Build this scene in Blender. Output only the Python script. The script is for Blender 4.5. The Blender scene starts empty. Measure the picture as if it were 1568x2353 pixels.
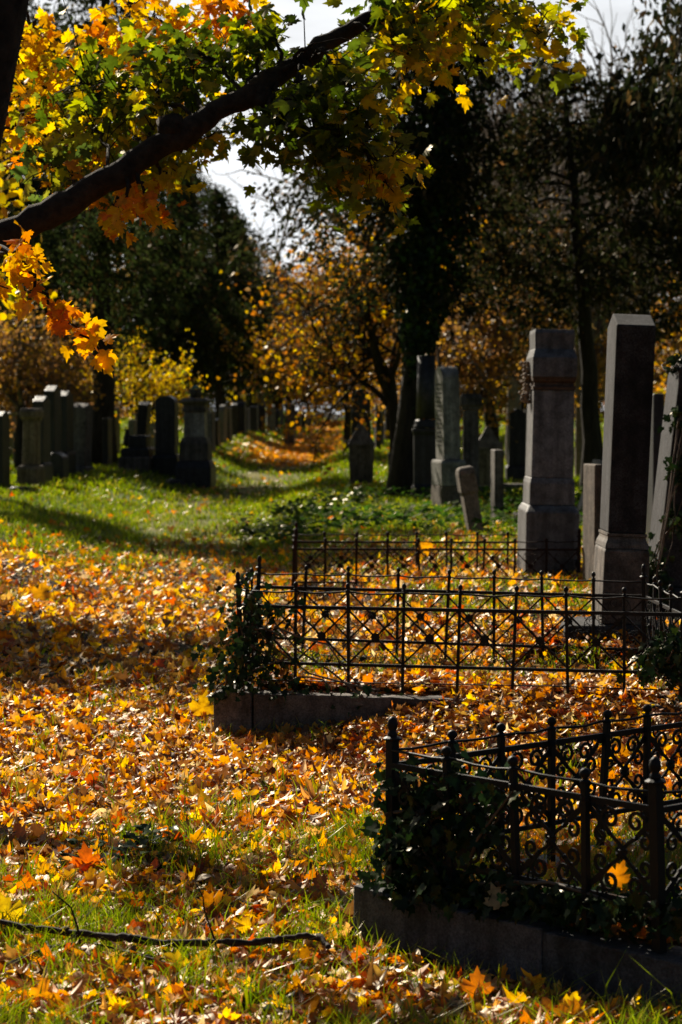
import bpy, math, random
import numpy as np
from mathutils import Vector, Matrix

RNG = np.random.default_rng(7)
random.seed(7)
SC = bpy.context.scene
COL = SC.collection
rad = math.radians

# ------------------------------------------------------------------ camera
FPX = 80.0 / 36.0 * 2353.0          # focal length in the units used to measure the photograph
PITCH = math.atan(226.5 / FPX)
CH = 1.5
cd = bpy.data.cameras.new('camera'); cam = bpy.data.objects.new('camera', cd); COL.objects.link(cam)
cd.lens = 80; cd.sensor_width = 36; cd.sensor_fit = 'AUTO'; cd.clip_start = 0.1; cd.clip_end = 3000
cam.location = (0, 0, CH); cam.rotation_euler = (math.pi / 2 - PITCH, 0, 0)
cd.dof.use_dof = True; cd.dof.focus_distance = 8.2; cd.dof.aperture_fstop = 6.3
SC.camera = cam

def at(px, py, D):
    u = (px - 784) / FPX; v = (1176.5 - py) / FPX
    d = (u, math.cos(PITCH) + v * math.sin(PITCH), -math.sin(PITCH) + v * math.cos(PITCH))
    t = D / d[1]
    return np.array((d[0] * t, D, CH + d[2] * t))

# ------------------------------------------------------------------ ground shape
def sst(a, b, x):
    t = np.clip((x - a) / (b - a), 0, 1); return t * t * (3 - 2 * t)
XP = ([0, 8, 14, 20, 35, 50, 70, 100, 160, 400], [-1.0, -1.0, -1.2, -1.4, -2.3, -1.7, -1.4, -1.0, -.5, 0])
F1C = np.array((.146, 6.453)); F1A = np.array((.668, -.744)); F1B = np.array((.744, .668))
F1 = [F1C, F1C + F1A * .99, F1C + F1A * .99 + F1B * 2.0, F1C + F1B * 2.0]
F2 = [np.array((-.463, 10.65)), np.array((1.53, 10.19)), np.array((1.50, 11.2)), np.array((-.445, 11.83))]
F3 = [np.array((-.376, 17.7)), np.array((1.84, 17.62)), np.array((1.86, 18.62)), np.array((-.37, 18.66))]
def inside(poly, x, y):
    m = np.full(np.shape(x), 1e9)
    for i in range(4):
        a, b = poly[i], poly[(i + 1) % 4]; d = b - a; d = d / np.linalg.norm(d)
        m = np.minimum(m, d[0] * (y - a[1]) - d[1] * (x - a[0]))
    return m
def ground(x, y):
    x = np.asarray(x, float); y = np.asarray(y, float)
    xp = np.interp(y, *XP); d = x - xp
    hl = np.interp(y, [0, 9, 13, 20, 30, 36, 60, 75, 110], [0, .02, .2, .3, .2, .3, .4, .55, .4]) * sst(.5, 2.3, -d)
    hr = np.interp(y, [0, 9.1, 10.3, 12, 20, 40, 60, 75, 110], [0, .0, .2, .22, .2, .25, .35, .45, .4]) * sst(.75, 1.9, d)
    z = hl + hr + .0065 * np.maximum(0, y - 50) * np.clip(1 - (y - 160) / 400, 0, 1) + .27 * sst(84, 125, y)
    z = z + .018 * np.sin(x * 2.1 + y * .7) * np.sin(y * 1.3 - x * .4) + .012 * np.sin(x * 5.3 + 1) * np.sin(y * 3.1)
    z = z + .06 * np.sin(y * .23 + 1.2) * np.clip((y - 30) / 30, 0, 1)
    i1 = sst(-.02, .06, inside(F1, x, y)); z = z * (1 - i1) + i1 * np.maximum(z, .125)
    i2 = sst(-.02, .08, inside(F2, x, y)); z = z * (1 - i2) + i2 * np.maximum(z, .225)
    i3 = sst(-.1, .1, inside(F3, x, y)); z = z * (1 - i3) + i3 * np.maximum(z, .14)
    z = z + .165 * (1 - sst(.3, .8, np.hypot(x - 1.4, y - 11.75)))
    return z
def g1(x, y): return float(ground(x, y))

# ------------------------------------------------------------------ mesh helpers
class MB:
    def __init__(s): s.v = []; s.f = []; s.n = 0; s.c = []
    def add(s, V, F, c=None):
        V = np.asarray(V, float); s.v.append(V)
        s.f.extend([tuple(int(i) + s.n for i in f) for f in F]); s.n += len(V)
        if c is not None: s.c.append(np.tile(np.asarray(c, float), (len(V), 1)))
    def tube(s, P, R, sides=6, cap=True, flat=None, c=None):
        V, F = tube(P, R, sides, cap, flat); s.add(V, F, c)
    def box(s, lo, hi, c=None):
        x0, y0, z0 = lo; x1, y1, z1 = hi
        s.add([(x0,y0,z0),(x1,y0,z0),(x1,y1,z0),(x0,y1,z0),(x0,y0,z1),(x1,y0,z1),(x1,y1,z1),(x0,y1,z1)],
              [(0,3,2,1),(4,5,6,7),(0,1,5,4),(1,2,6,5),(2,3,7,6),(3,0,4,7)], c)
    def rings(s, rr, c=None):                      # stacked rectangles (z, half x, half y[, offset x])
        V = []; F = []
        for r in rr:
            z, hx, hy = r[:3]; ox = r[3] if len(r) > 3 else 0
            V += [(ox-hx,-hy,z),(ox+hx,-hy,z),(ox+hx,hy,z),(ox-hx,hy,z)]
        n = len(rr)
        for i in range(n - 1):
            for k in range(4):
                a = i*4+k; b = i*4+(k+1) % 4; F.append((a, b, b+4, a+4))
        F.append((3,2,1,0)); m = (n-1)*4; F.append((m, m+1, m+2, m+3))
        s.add(V, F, c)
    def lathe(s, prof, sides=12, o=(0, 0, 0), c=None):
        V = []; F = []
        for r, z in prof:
            for k in range(sides):
                a = 2*math.pi*k/sides; V.append((o[0]+r*math.cos(a), o[1]+r*math.sin(a), o[2]+z))
        for i in range(len(prof)-1):
            for k in range(sides):
                F.append((i*sides+k, i*sides+(k+1) % sides, (i+1)*sides+(k+1) % sides, (i+1)*sides+k))
        F.append(tuple(range(sides-1, -1, -1))); m = (len(prof)-1)*sides; F.append(tuple(range(m, m+sides)))
        s.add(V, F, c)
    def prism(s, pts, d0, d1, axis='x', c=None):   # 2D outline (u, z) run along x or y
        n = len(pts); V = []
        for d in (d0, d1):
            for u, z in pts: V.append((d, u, z) if axis == 'x' else (u, d, z))
        F = [tuple(range(n))[::-1], tuple(range(n, 2*n))]
        for i in range(n): F.append((i, (i+1) % n, n+(i+1) % n, n+i))
        s.add(V, F, c)
    def build(s, name, mat, parent=None, smooth=False, bevel=0, loc=None, rot=None):
        V = np.concatenate(s.v)
        me = bpy.data.meshes.new(name); me.from_pydata(V.tolist(), [], s.f); me.validate()
        if s.c:
            C = np.concatenate(s.c); C = np.concatenate([C[:, :3], np.ones((len(C), 1))], 1)
            at_ = me.attributes.new('Col', 'FLOAT_COLOR', 'POINT'); at_.data.foreach_set('color', C.astype(np.float32).ravel())
        me.materials.append(mat)
        if smooth: me.polygons.foreach_set('use_smooth', [True]*len(me.polygons))
        import bmesh
        bm = bmesh.new(); bm.from_mesh(me); bmesh.ops.recalc_face_normals(bm, faces=bm.faces); bm.to_mesh(me); bm.free()
        o = bpy.data.objects.new(name, me); COL.objects.link(o)
        if parent: o.parent = parent
        if loc is not None: o.location = loc
        if rot is not None: o.rotation_euler = rot
        if bevel:
            b = o.modifiers.new('bevel', 'BEVEL'); b.width = bevel; b.segments = 2; b.limit_method = 'ANGLE'; b.angle_limit = rad(25)
        return o

def frames(P):
    P = np.asarray(P, float); n = len(P)
    T = np.gradient(P, axis=0); T /= np.linalg.norm(T, axis=1)[:, None] + 1e-12
    up = np.array((0, 0, 1.)) if abs(T[0][2]) < .9 else np.array((1., 0, 0))
    N = np.zeros_like(P); v = up - T[0]*up.dot(T[0]); v /= np.linalg.norm(v); N[0] = v
    for i in range(1, n):
        v = v - T[i]*v.dot(T[i]); v /= np.linalg.norm(v) + 1e-12; N[i] = v
    return T, N, np.cross(T, N)
def tube(P, R, sides=6, cap=True, flat=None):
    P = np.asarray(P, float); n = len(P); R = np.broadcast_to(np.asarray(R, float), (n,))
    T, N, B = frames(P)
    a = np.arange(sides)*2*math.pi/sides + (math.pi/4 if sides == 4 else 0)
    ca, sa = np.cos(a), np.sin(a)
    if flat: ca = ca*flat[0]; sa = sa*flat[1]
    V = P[:, None, :] + R[:, None, None]*(ca[None, :, None]*N[:, None, :] + sa[None, :, None]*B[:, None, :])
    V = V.reshape(-1, 3); F = []
    for i in range(n-1):
        for k in range(sides):
            F.append((i*sides+k, i*sides+(k+1) % sides, (i+1)*sides+(k+1) % sides, (i+1)*sides+k))
    if cap: F.append(tuple(range(sides-1, -1, -1))); F.append(tuple(range((n-1)*sides, n*sides)))
    return V, F

def big_mesh(name, V, F, C, mat, parent=None, loc=None):
    """fast mesh from arrays: V (n,3), F (m,k), C (n,3) colours"""
    me = bpy.data.meshes.new(name); n, m, k = len(V), len(F), F.shape[1]
    me.vertices.add(n); me.vertices.foreach_set('co', np.ascontiguousarray(V, np.float32).ravel())
    me.loops.add(m*k); me.loops.foreach_set('vertex_index', np.ascontiguousarray(F, np.int32).ravel())
    me.polygons.add(m); me.polygons.foreach_set('loop_start', np.arange(0, m*k, k, dtype=np.int32))
    me.polygons.foreach_set('loop_total', np.full(m, k, np.int32))
    me.update(calc_edges=True)
    a = me.attributes.new('Col', 'FLOAT_COLOR', 'POINT')
    a.data.foreach_set('color', np.concatenate([C, np.ones((n, 1))], 1).astype(np.float32).ravel())
    me.materials.append(mat)
    o = bpy.data.objects.new(name, me); COL.objects.link(o)
    if parent: o.parent = parent
    if loc is not None: o.location = loc
    return o

def empty(name, loc, label=None, cat=None, group=None, rot=(0, 0, 0)):
    o = bpy.data.objects.new(name, None); COL.objects.link(o); o.location = loc; o.rotation_euler = rot
    o.empty_display_size = .2
    if label: o['kind'] = 'thing'
    tag(o, label, cat, group); return o
def tag(o, label=None, cat=None, group=None, kind=None):
    if label: o['label'] = label
    if cat: o['category'] = cat
    if group: o['group'] = group
    if kind: o['kind'] = kind
    return o
def dup(root, loc, rotz=0, scale=1, label=None, group=None):
    r = root.copy(); COL.objects.link(r); r.location = loc
    r.rotation_euler = (root.rotation_euler[0], root.rotation_euler[1], rotz); r.scale = (scale,)*3 if not hasattr(scale, '__len__') else scale
    if label: r['label'] = label
    if group: r['group'] = group
    for ch in list(root.children):
        c = ch.copy(); COL.objects.link(c); c.parent = r
        for gch in list(ch.children):
            d = gch.copy(); COL.objects.link(d); d.parent = c
    return r

# ------------------------------------------------------------------ materials
def new_mat(name):
    m = bpy.data.materials.new(name); m.use_nodes = True; nt = m.node_tree; nt.nodes.clear()
    out = nt.nodes.new('ShaderNodeOutputMaterial'); return m, nt, out
def N(nt, t, **kw):
    n = nt.nodes.new(t)
    for k, v in kw.items():
        if k in n.inputs: n.inputs[k].default_value = v
        else: setattr(n, k, v)
    return n
def ramp(nt, stops, src):
    r = nt.nodes.new('ShaderNodeValToRGB'); e = r.color_ramp.elements
    while len(e) < len(stops): e.new(.5)
    for el, (p, c) in zip(e, stops): el.position = p; el.color = (*c, 1)
    nt.links.new(src, r.inputs[0]); return r.outputs[0]
def mixc(nt, a, b, f, mode='MIX'):
    m = nt.nodes.new('ShaderNodeMix'); m.data_type = 'RGBA'; m.blend_type = mode
    for s, v in ((m.inputs[6], a), (m.inputs[7], b), (m.inputs[0], f)):
        if hasattr(v, 'is_linked'): nt.links.new(v, s)
        else: s.default_value = (*v, 1) if hasattr(v, '__len__') else v
    return m.outputs[2]

def leaf_mat(name, trans=.5, gloss=.06, rough=.4, boost=1.0, nscale=60):
    m, nt, out = new_mat(name); L = nt.links.new
    a = N(nt, 'ShaderNodeAttribute', attribute_name='Col')
    tc = N(nt, 'ShaderNodeTexCoord'); no = N(nt, 'ShaderNodeTexNoise', Scale=nscale, Detail=3.0); L(tc.outputs['Object'], no.inputs['Vector'])
    sp = ramp(nt, [(.3, (.68, .64, .58)), (.6, (1.15, 1.15, 1.15))], no.outputs[0])
    colr = mixc(nt, a.outputs['Color'], sp, 1.0, 'MULTIPLY')
    d = N(nt, 'ShaderNodeBsdfDiffuse'); L(colr, d.inputs[0])
    hs = N(nt, 'ShaderNodeHueSaturation', Saturation=1.12, Value=boost); L(colr, hs.inputs['Color'])
    t = N(nt, 'ShaderNodeBsdfTranslucent'); L(hs.outputs[0], t.inputs[0])
    mx = N(nt, 'ShaderNodeMixShader'); mx.inputs[0].default_value = trans; L(d.outputs[0], mx.inputs[1]); L(t.outputs[0], mx.inputs[2])
    gl = N(nt, 'ShaderNodeBsdfGlossy', Roughness=rough); gl.inputs['Color'].default_value = (1, .92, .8, 1)
    m2 = N(nt, 'ShaderNodeMixShader'); lw = N(nt, 'ShaderNodeLayerWeight', Blend=.18); gm_ = N(nt, 'ShaderNodeMath', operation='MULTIPLY_ADD'); L(lw.outputs['Facing'], gm_.inputs[0]); gm_.inputs[1].default_value = gloss*2.2; gm_.inputs[2].default_value = gloss*.4; L(gm_.outputs[0], m2.inputs[0]); L(mx.outputs[0], m2.inputs[1]); L(gl.outputs[0], m2.inputs[2])
    L(m2.outputs[0], out.inputs[0]); return m

def stone_mat(name, c0, c1, speck=.5, scale=90, lichen=.5, lcol=(.02, .02, .018), rough=.75, gradient=False):
    m, nt, out = new_mat(name); L = nt.links.new
    tc = N(nt, 'ShaderNodeTexCoord'); oi = N(nt, 'ShaderNodeObjectInfo')
    mp = N(nt, 'ShaderNodeVectorMath', operation='ADD'); L(tc.outputs['Object'], mp.inputs[0])
    rv = N(nt, 'ShaderNodeMath', operation='MULTIPLY'); L(oi.outputs['Random'], rv.inputs[0]); rv.inputs[1].default_value = 37.
    L(rv.outputs[0], mp.inputs[1])
    n1 = N(nt, 'ShaderNodeTexNoise', Scale=float(scale), Detail=4.0, Roughness=.7); L(mp.outputs[0], n1.inputs['Vector'])
    n2 = N(nt, 'ShaderNodeTexNoise', Scale=3.2, Detail=6.0, Roughness=.65); L(mp.outputs[0], n2.inputs['Vector'])
    vo = N(nt, 'ShaderNodeTexVoronoi', Scale=float(scale)*1.6); L(mp.outputs[0], vo.inputs['Vector'])
    base = ramp(nt, [(.35, c0), (.65, c1)], n1.outputs[0])
    spk = ramp(nt, [(.0, (.55, .55, .55)), (.5, (1.15, 1.15, 1.15))], vo.outputs['Distance'])
    base = mixc(nt, base, spk, speck, 'MULTIPLY')
    mask = ramp(nt, [(.45, (0, 0, 0)), (.68, (lichen,)*3)], n2.outputs[0])
    base = mixc(nt, base, lcol, mask)
    # streaks of rain dirt running down
    ms = N(nt, 'ShaderNodeMapping'); ms.inputs['Scale'].default_value = (14, 14, .8); L(mp.outputs[0], ms.inputs[0])
    n3 = N(nt, 'ShaderNodeTexNoise', Scale=1.0, Detail=4.0); L(ms.outputs[0], n3.inputs['Vector'])
    st = ramp(nt, [(.38, (.42, .4, .37)), (.58, (1.05, 1.05, 1.05))], n3.outputs[0])
    base = mixc(nt, base, st, .7, 'MULTIPLY')
    n4 = N(nt, 'ShaderNodeTexNoise', Scale=13.0, Detail=5.0, Roughness=.7); L(mp.outputs[0], n4.inputs['Vector'])
    base = mixc(nt, base, ramp(nt, [(.36, (.55, .54, .5)), (.5, (.95, .95, .95)), (.66, (1.3, 1.28, 1.2))], n4.outputs[0]), .9, 'MULTIPLY')
    hv = N(nt, 'ShaderNodeHueSaturation'); L(base, hv.inputs['Color'])
    mr = N(nt, 'ShaderNodeMapRange'); L(oi.outputs['Random'], mr.inputs[0]); mr.inputs[3].default_value = .75; mr.inputs[4].default_value = 1.25; L(mr.outputs[0], hv.inputs['Value'])
    p = N(nt, 'ShaderNodeBsdfPrincipled', Roughness=rough); p.inputs['Specular IOR Level'].default_value = .35; L(hv.outputs[0], p.inputs['Base Color'])
    b = N(nt, 'ShaderNodeBump', Strength=.5, Distance=.006); L(n1.outputs[0], b.inputs['Height']); L(b.outputs[0], p.inputs['Normal'])
    L(p.outputs[0], out.inputs[0]); return m

def simple_mat(name, c0, c1, scale=20, rough=.6, spec=.4, bump=.3, metal=0, stretch=None, dist=.01):
    m, nt, out = new_mat(name); L = nt.links.new
    tc = N(nt, 'ShaderNodeTexCoord'); src = tc.outputs['Object']
    if stretch:
        ms = N(nt, 'ShaderNodeMapping'); ms.inputs['Scale'].default_value = stretch; L(src, ms.inputs[0]); src = ms.outputs[0]
    n1 = N(nt, 'ShaderNodeTexNoise', Scale=float(scale), Detail=6.0, Roughness=.65); L(src, n1.inputs['Vector'])
    base = ramp(nt, [(.3, c0), (.7, c1)], n1.outputs[0])
    p = N(nt, 'ShaderNodeBsdfPrincipled', Roughness=rough, Metallic=metal); p.inputs['Specular IOR Level'].default_value = spec
    L(base, p.inputs['Base Color'])
    b = N(nt, 'ShaderNodeBump', Strength=bump, Distance=dist); L(n1.outputs[0], b.inputs['Height']); L(b.outputs[0], p.inputs['Normal'])
    L(p.outputs[0], out.inputs[0]); return m

M = {}
M['leaf_litter'] = leaf_mat('leaf_litter', .45, .10, .52, 2.0, 45)
M['maple_leaf'] = leaf_mat('maple_leaf', .65, .03, .4, 1.7, 25)
M['far_leaf'] = leaf_mat('far_leaf', .55, .05, .4, 1.7, 4)
M['needle'] = leaf_mat('needle', .32, .02, .5, 1.25, 2)
M['grass'] = leaf_mat('grass_blade', .5, .06, .35, 1.7, 6)
M['cover'] = leaf_mat('ground_cover_leaf', .4, .012, .55, 1.5, 8)
M['ivy'] = leaf_mat('ivy_leaf', .12, .035, .3, 1.2, 30)
M['bark'] = simple_mat('bark', (.02, .016, .012), (.065, .052, .04), 14, .9, .2, 1.0, 0, (1, 1, .22), .04)
M['maple_bark'] = simple_mat('maple_bark', (.022, .016, .012), (.075, .055, .04), 22, .9, .2, .9, 0, None, .02)
M['pale_bark'] = simple_mat('pale_bark', (.13, .10, .08), (.32, .26, .21), 8, .8, .3, .4)
M['twig'] = simple_mat('twig', (.10, .07, .05), (.2, .15, .11), 6, .7, .3, .2)
M['iron'] = simple_mat('wrought_iron', (.006, .006, .007), (.016, .014, .013), 60, .55, .3, .35, .0, None, .002)
M['rust'] = simple_mat('rusty_iron', (.012, .006, .004), (.05, .019, .009), 50, .75, .3, .4, 0, None, .002)
M['granite'] = stone_mat('grey_granite', (.095, .092, .094), (.27, .265, .265), .6, 120, .25, (.05, .045, .04), .6)
M['kerb_granite'] = stone_mat('kerb_granite', (.06, .062, .072), (.16, .163, .18), .6, 120, .5, (.03, .034, .025), .8)
M['brown_granite'] = stone_mat('weathered_granite', (.095, .08, .07), (.26, .225, .195), .6, 120, .7, (.035, .03, .026), .75)
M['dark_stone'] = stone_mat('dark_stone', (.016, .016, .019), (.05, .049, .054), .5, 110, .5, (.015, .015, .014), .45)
M['sandstone'] = stone_mat('sandstone', (.16, .12, .09), (.32, .26, .2), .35, 70, .55, (.06, .05, .038), .85)
M['pale_stone'] = stone_mat('pale_marble', (.2, .19, .18), (.42, .4, .37), .3, 60, .55, (.09, .08, .065), .7)
M['worn_letter'] = simple_mat('worn_lettering', (.09, .085, .08), (.22, .21, .2), 60, .9, .2, .3)
M['copper'] = simple_mat('green_copper', (.05, .14, .12), (.12, .3, .25), 30, .6, .4, .2)
M['wreath'] = simple_mat('stone_garland', (.12, .08, .05), (.45, .36, .27), 40, .8, .3, .4)
M['moulding'] = simple_mat('rusty_brown_moulding', (.06, .04, .03), (.15, .10, .072), 25, .8, .3, .3)
M['stick'] = simple_mat('stick_bark', (.02, .014, .012), (.075, .05, .038), 60, .8, .3, .7, 0, None, .004)

# ------------------------------------------------------------------ world and sun
SUN_AZ, SUN_EL = rad(-24), rad(31)
w = bpy.data.worlds.new('World'); SC.world = w; w.use_nodes = True; nt = w.node_tree; nt.nodes.clear()
sky = nt.nodes.new('ShaderNodeTexSky'); sky.sky_type = 'NISHITA'; sky.sun_disc = False
sky.sun_elevation = SUN_EL; sky.sun_rotation = SUN_AZ; sky.dust_density = 2.2; sky.air_density = 1.0; sky.ozone_density = 1.2
tc = nt.nodes.new('ShaderNodeTexCoord'); mp = nt.nodes.new('ShaderNodeMapping'); mp.inputs['Scale'].default_value = (2.2, 2.2, 7)
nt.links.new(tc.outputs['Generated'], mp.inputs[0])
no = nt.nodes.new('ShaderNodeTexNoise'); no.inputs['Scale'].default_value = 3.2; no.inputs['Detail'].default_value = 7; nt.links.new(mp.outputs[0], no.inputs['Vector'])
cm = ramp(nt, [(.32, (.35, .35, .35)), (.58, (1., 1., 1.))], no.outputs[0])
dt = nt.nodes.new('ShaderNodeVectorMath'); dt.operation = 'DOT_PRODUCT'; nt.links.new(tc.outputs['Generated'], dt.inputs[0]); dt.inputs[1].default_value = (-.12, .97, .2)
mr = nt.nodes.new('ShaderNodeMapRange'); mr.interpolation_type = 'SMOOTHSTEP'; nt.links.new(dt.outputs['Value'], mr.inputs[0]); mr.inputs[1].default_value = .8; mr.inputs[2].default_value = .97
veil = nt.nodes.new('ShaderNodeMath'); veil.operation = 'MULTIPLY'; nt.links.new(cm, veil.inputs[0]); nt.links.new(mr.outputs[0], veil.inputs[1])   # thin bright veil of cloud round the sun side
cl = mixc(nt, sky.outputs[0], (31.5, 32.4, 33.5), veil.outputs[0])
bg = nt.nodes.new('ShaderNodeBackground'); bg.inputs['Strength'].default_value = .034
wo = nt.nodes.new('ShaderNodeOutputWorld'); nt.links.new(cl, bg.inputs[0]); nt.links.new(bg.outputs[0], wo.inputs[0])
sd = bpy.data.lights.new('sun', 'SUN'); so = bpy.data.objects.new('sun', sd); COL.objects.link(so)
sd.energy = 7.0; sd.angle = rad(.53); sd.color = (1, .9, .74)
SD = Vector((math.sin(SUN_AZ)*math.cos(SUN_EL), math.cos(SUN_AZ)*math.cos(SUN_EL), math.sin(SUN_EL)))
so.rotation_euler = SD.to_track_quat('Z', 'Y').to_euler()
SC.view_settings.view_transform = 'Standard'; SC.view_settings.look = 'None'; SC.view_settings.exposure = 0; SC.view_settings.gamma = 1
SC.cycles.max_bounces = 6; SC.cycles.diffuse_bounces = 2; SC.cycles.glossy_bounces = 2; SC.cycles.transmission_bounces = 4; SC.cycles.transparent_max_bounces = 4
SC.cycles.caustics_reflective = False; SC.cycles.caustics_refractive = False
SC.cycles.use_denoising = True

# ------------------------------------------------------------------ ground sheet
def graded(a, b, fine0, fine1, step, growth=1.18):
    xs = list(np.arange(fine0, fine1 + 1e-6, step)); s = step; x = fine1
    while x < b: s *= growth; x += s; xs.append(min(x, b))
    s = step; x = fine0
    while x > a: s *= growth; x -= s; xs.insert(0, max(x, a))
    return np.array(xs)
gx = graded(-600, 600, -3.2, 3.2, .06, 1.12); gy = graded(-60, 1500, 4.5, 13, .06, 1.035)
X, Y = np.meshgrid(gx, gy); Z = ground(X, Y)
V = np.stack([X.ravel(), Y.ravel(), Z.ravel()], 1); nx, ny = len(gx), len(gy)
i = np.arange(nx*ny).reshape(ny, nx)
F = np.stack([i[:-1, :-1].ravel(), i[:-1, 1:].ravel(), i[1:, 1:].ravel(), i[1:, :-1].ravel()], 1)
def path_w(x, y): return 1 - sst(.35, .95, np.abs(x - np.interp(y, *XP)))
pw = path_w(V[:, 0], V[:, 1])[:, None]
gm, nt, out = new_mat('soil_and_turf'); L = nt.links.new
a = N(nt, 'ShaderNodeAttribute', attribute_name='Col'); tcn = N(nt, 'ShaderNodeTexCoord')
n1 = N(nt, 'ShaderNodeTexNoise', Scale=9.0, Detail=8.0, Roughness=.7); L(tcn.outputs['Object'], n1.inputs['Vector'])
n2 = N(nt, 'ShaderNodeTexNoise', Scale=.9, Detail=5.0); L(tcn.outputs['Object'], n2.inputs['Vector'])
s1 = ramp(nt, [(.3, (.35, .35, .35)), (.7, (1.4, 1.4, 1.4))], n1.outputs[0])
s2 = ramp(nt, [(.35, (.6, .75, .6)), (.65, (1.2, 1.1, 1.0))], n2.outputs[0])
c = mixc(nt, mixc(nt, a.outputs['Color'], s1, 1., 'MULTIPLY'), s2, 1., 'MULTIPLY')
p = N(nt, 'ShaderNodeBsdfPrincipled', Roughness=.95); p.inputs['Specular IOR Level'].default_value = .1; L(c, p.inputs['Base Color'])
b = N(nt, 'ShaderNodeBump', Strength=.8, Distance=.03); L(n1.outputs[0], b.inputs['Height']); L(b.outputs[0], p.inputs['Normal'])
L(p.outputs[0], out.inputs[0])
M['lichen_stone'] = stone_mat('lichened_dark_stone', (.024, .024, .028), (.085, .083, .09), .6, 120, .8, (.006, .006, .006), .9)
M['tomb_stone'] = M['dark_stone']
near = (1 - sst(20, 28, V[:, 1]))[:, None]
Cg = np.array((.15, .19, .025))*(1 - near) + near*np.array((.035, .022, .011))
Cg = Cg*(1 - pw*(1-near)) + pw*(1-near)*np.array((.24, .22, .07))
fw = sst(140, 190, V[:, 1])[:, None]; Cg = Cg*(1-fw) + fw*np.array((.02, .022, .01))  # darker colour put into the far ground to mute its sunlit horizon strip
tag(big_mesh('ground', V, F, Cg, gm), kind='structure')
# ------------------------------------------------------------------ leaf shapes
HALF = [(0, 0), (.12, -.07), (.33, -.05), (.27, .09), (.44, .15), (.60, .34), (.47, .37), (.46, .52), (.20, .42), (.26, .68), (.12, .70), (0, .98)]
def outline(h): return np.array(h + [(-x, y) for x, y in h[-2:0:-1]])
O_HI = outline(HALF)
O_LO = outline([(0, 0), (.34, -.05), (.26, .1), (.58, .34), (.2, .42), (.2, .68), (0, .98)])
O_OVAL = outline([(0, -.05), (.16, .05), (.27, .25), (.25, .5), (.14, .75), (0, .98)])
O_IVY = outline([(0, 0), (.25, -.12), (.42, .1), (.28, .3), (.34, .5), (.12, .55), (0, .95)])
def fan(o, c=(0, .3)):
    V = np.vstack([o, [c]]); n = len(o)
    F = np.array([(i, (i+1) % n, n) for i in range(n)]); return V, F
def basis(nrm, tip):
    nrm = nrm/np.linalg.norm(nrm, axis=1)[:, None]
    tip = tip - nrm*np.sum(nrm*tip, 1)[:, None]; tip /= np.linalg.norm(tip, axis=1)[:, None] + 1e-9
    return np.cross(tip, nrm), tip, nrm
def leaves(P, nrm, tip, size, col, tmpl, curl, rng, crinkle=.03, stem=False):
    T, F = tmpl; n, k = len(P), len(T)
    S, U, W = basis(nrm, tip)
    x = np.tile(T[:, 0], (n, 1)); y = np.tile(T[:, 1], (n, 1))
    x = x*rng.uniform(.8, 1.1, (n, 1))
    c1 = rng.normal(0, curl, (n, 1)); c2 = rng.normal(0, curl, (n, 1)); c3 = rng.normal(0, curl*.7, (n, 1))
    z = c1*x*x*1.6 + c2*(y-.35)**2 + c3*x*y + rng.normal(0, crinkle, (n, k))
    r = np.sqrt(x*x + (y-.3)**2)
    sh = 1/(1+.5*np.abs(z)); x = x*sh
    V = P[:, None] + size[:, None, None]*(x[..., None]*S[:, None] + (y-.25)[..., None]*U[:, None] + z[..., None]*W[:, None])
    C = col[:, None, :]*(1 - .35*rng.random((n, k))[..., None]*np.clip(r*1.4, 0, 1)[..., None])
    FF = (F[None] + (np.arange(n)*k)[:, None, None]).reshape(-1, 3)
    return V.reshape(-1, 3), FF, C.reshape(-1, 3)
def joinm(parts):
    V = []; F = []; C = []; o = 0
    for v, f, c in parts: V.append(v); F.append(f + o); C.append(c); o += len(v)
    return np.concatenate(V), np.concatenate(F), np.concatenate(C)
def pick(rng, pal, n, jit=.15):
    wts = np.array([p[0] for p in pal], float); wts /= wts.sum(); cs = np.array([p[1] for p in pal])
    c = cs[rng.choice(len(pal), n, p=wts)]
    return np.clip(c*rng.uniform(1-jit*2, 1+jit, (n, 1))*rng.uniform(1-jit*.5, 1+jit*.5, (n, 3)), 0, 1)
def runit(rng, n):
    v = rng.normal(size=(n, 3)); return v/np.linalg.norm(v, axis=1)[:, None]

PAL_LITTER = [(2.8, (.80, .36, .03)), (2.2, (.88, .54, .03)), (2.6, (.60, .19, .022)), (2.6, (.38, .165, .04)), (2.2, (.64, .36, .11)), (3.2, (.16, .072, .03)), (1.0, (.48, .09, .02)), (.8, (.75, .56, .28))]
PAL_YEL = [(1, (.78, .50, .03)), (.6, (.75, .42, .03)), (.3, (.68, .5, .05))]

def vnoise(x, y, s, seed=0):
    r = np.random.default_rng(seed); t = 0
    for k in range(6):
        a = r.uniform(0, 6.28); q = s*r.uniform(.6, 1.8); t = t + np.sin((x*math.cos(a)+y*math.sin(a))*q + r.uniform(0, 6.28))
    return t/6
def gnoise(x, y): return .5*vnoise(x, y, 2.2, 3) + .75*vnoise(x, y, 7.5, 13)
def in_kerb(x, y):
    k1 = inside(F1, x, y); k2 = inside(F2, x, y)
    return ((k1 > -.14) & (k1 < 0) & (y < 7.0)) | ((k2 > -.14) & (k2 < 0) & (x < .3) & (y < 10.75))

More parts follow.
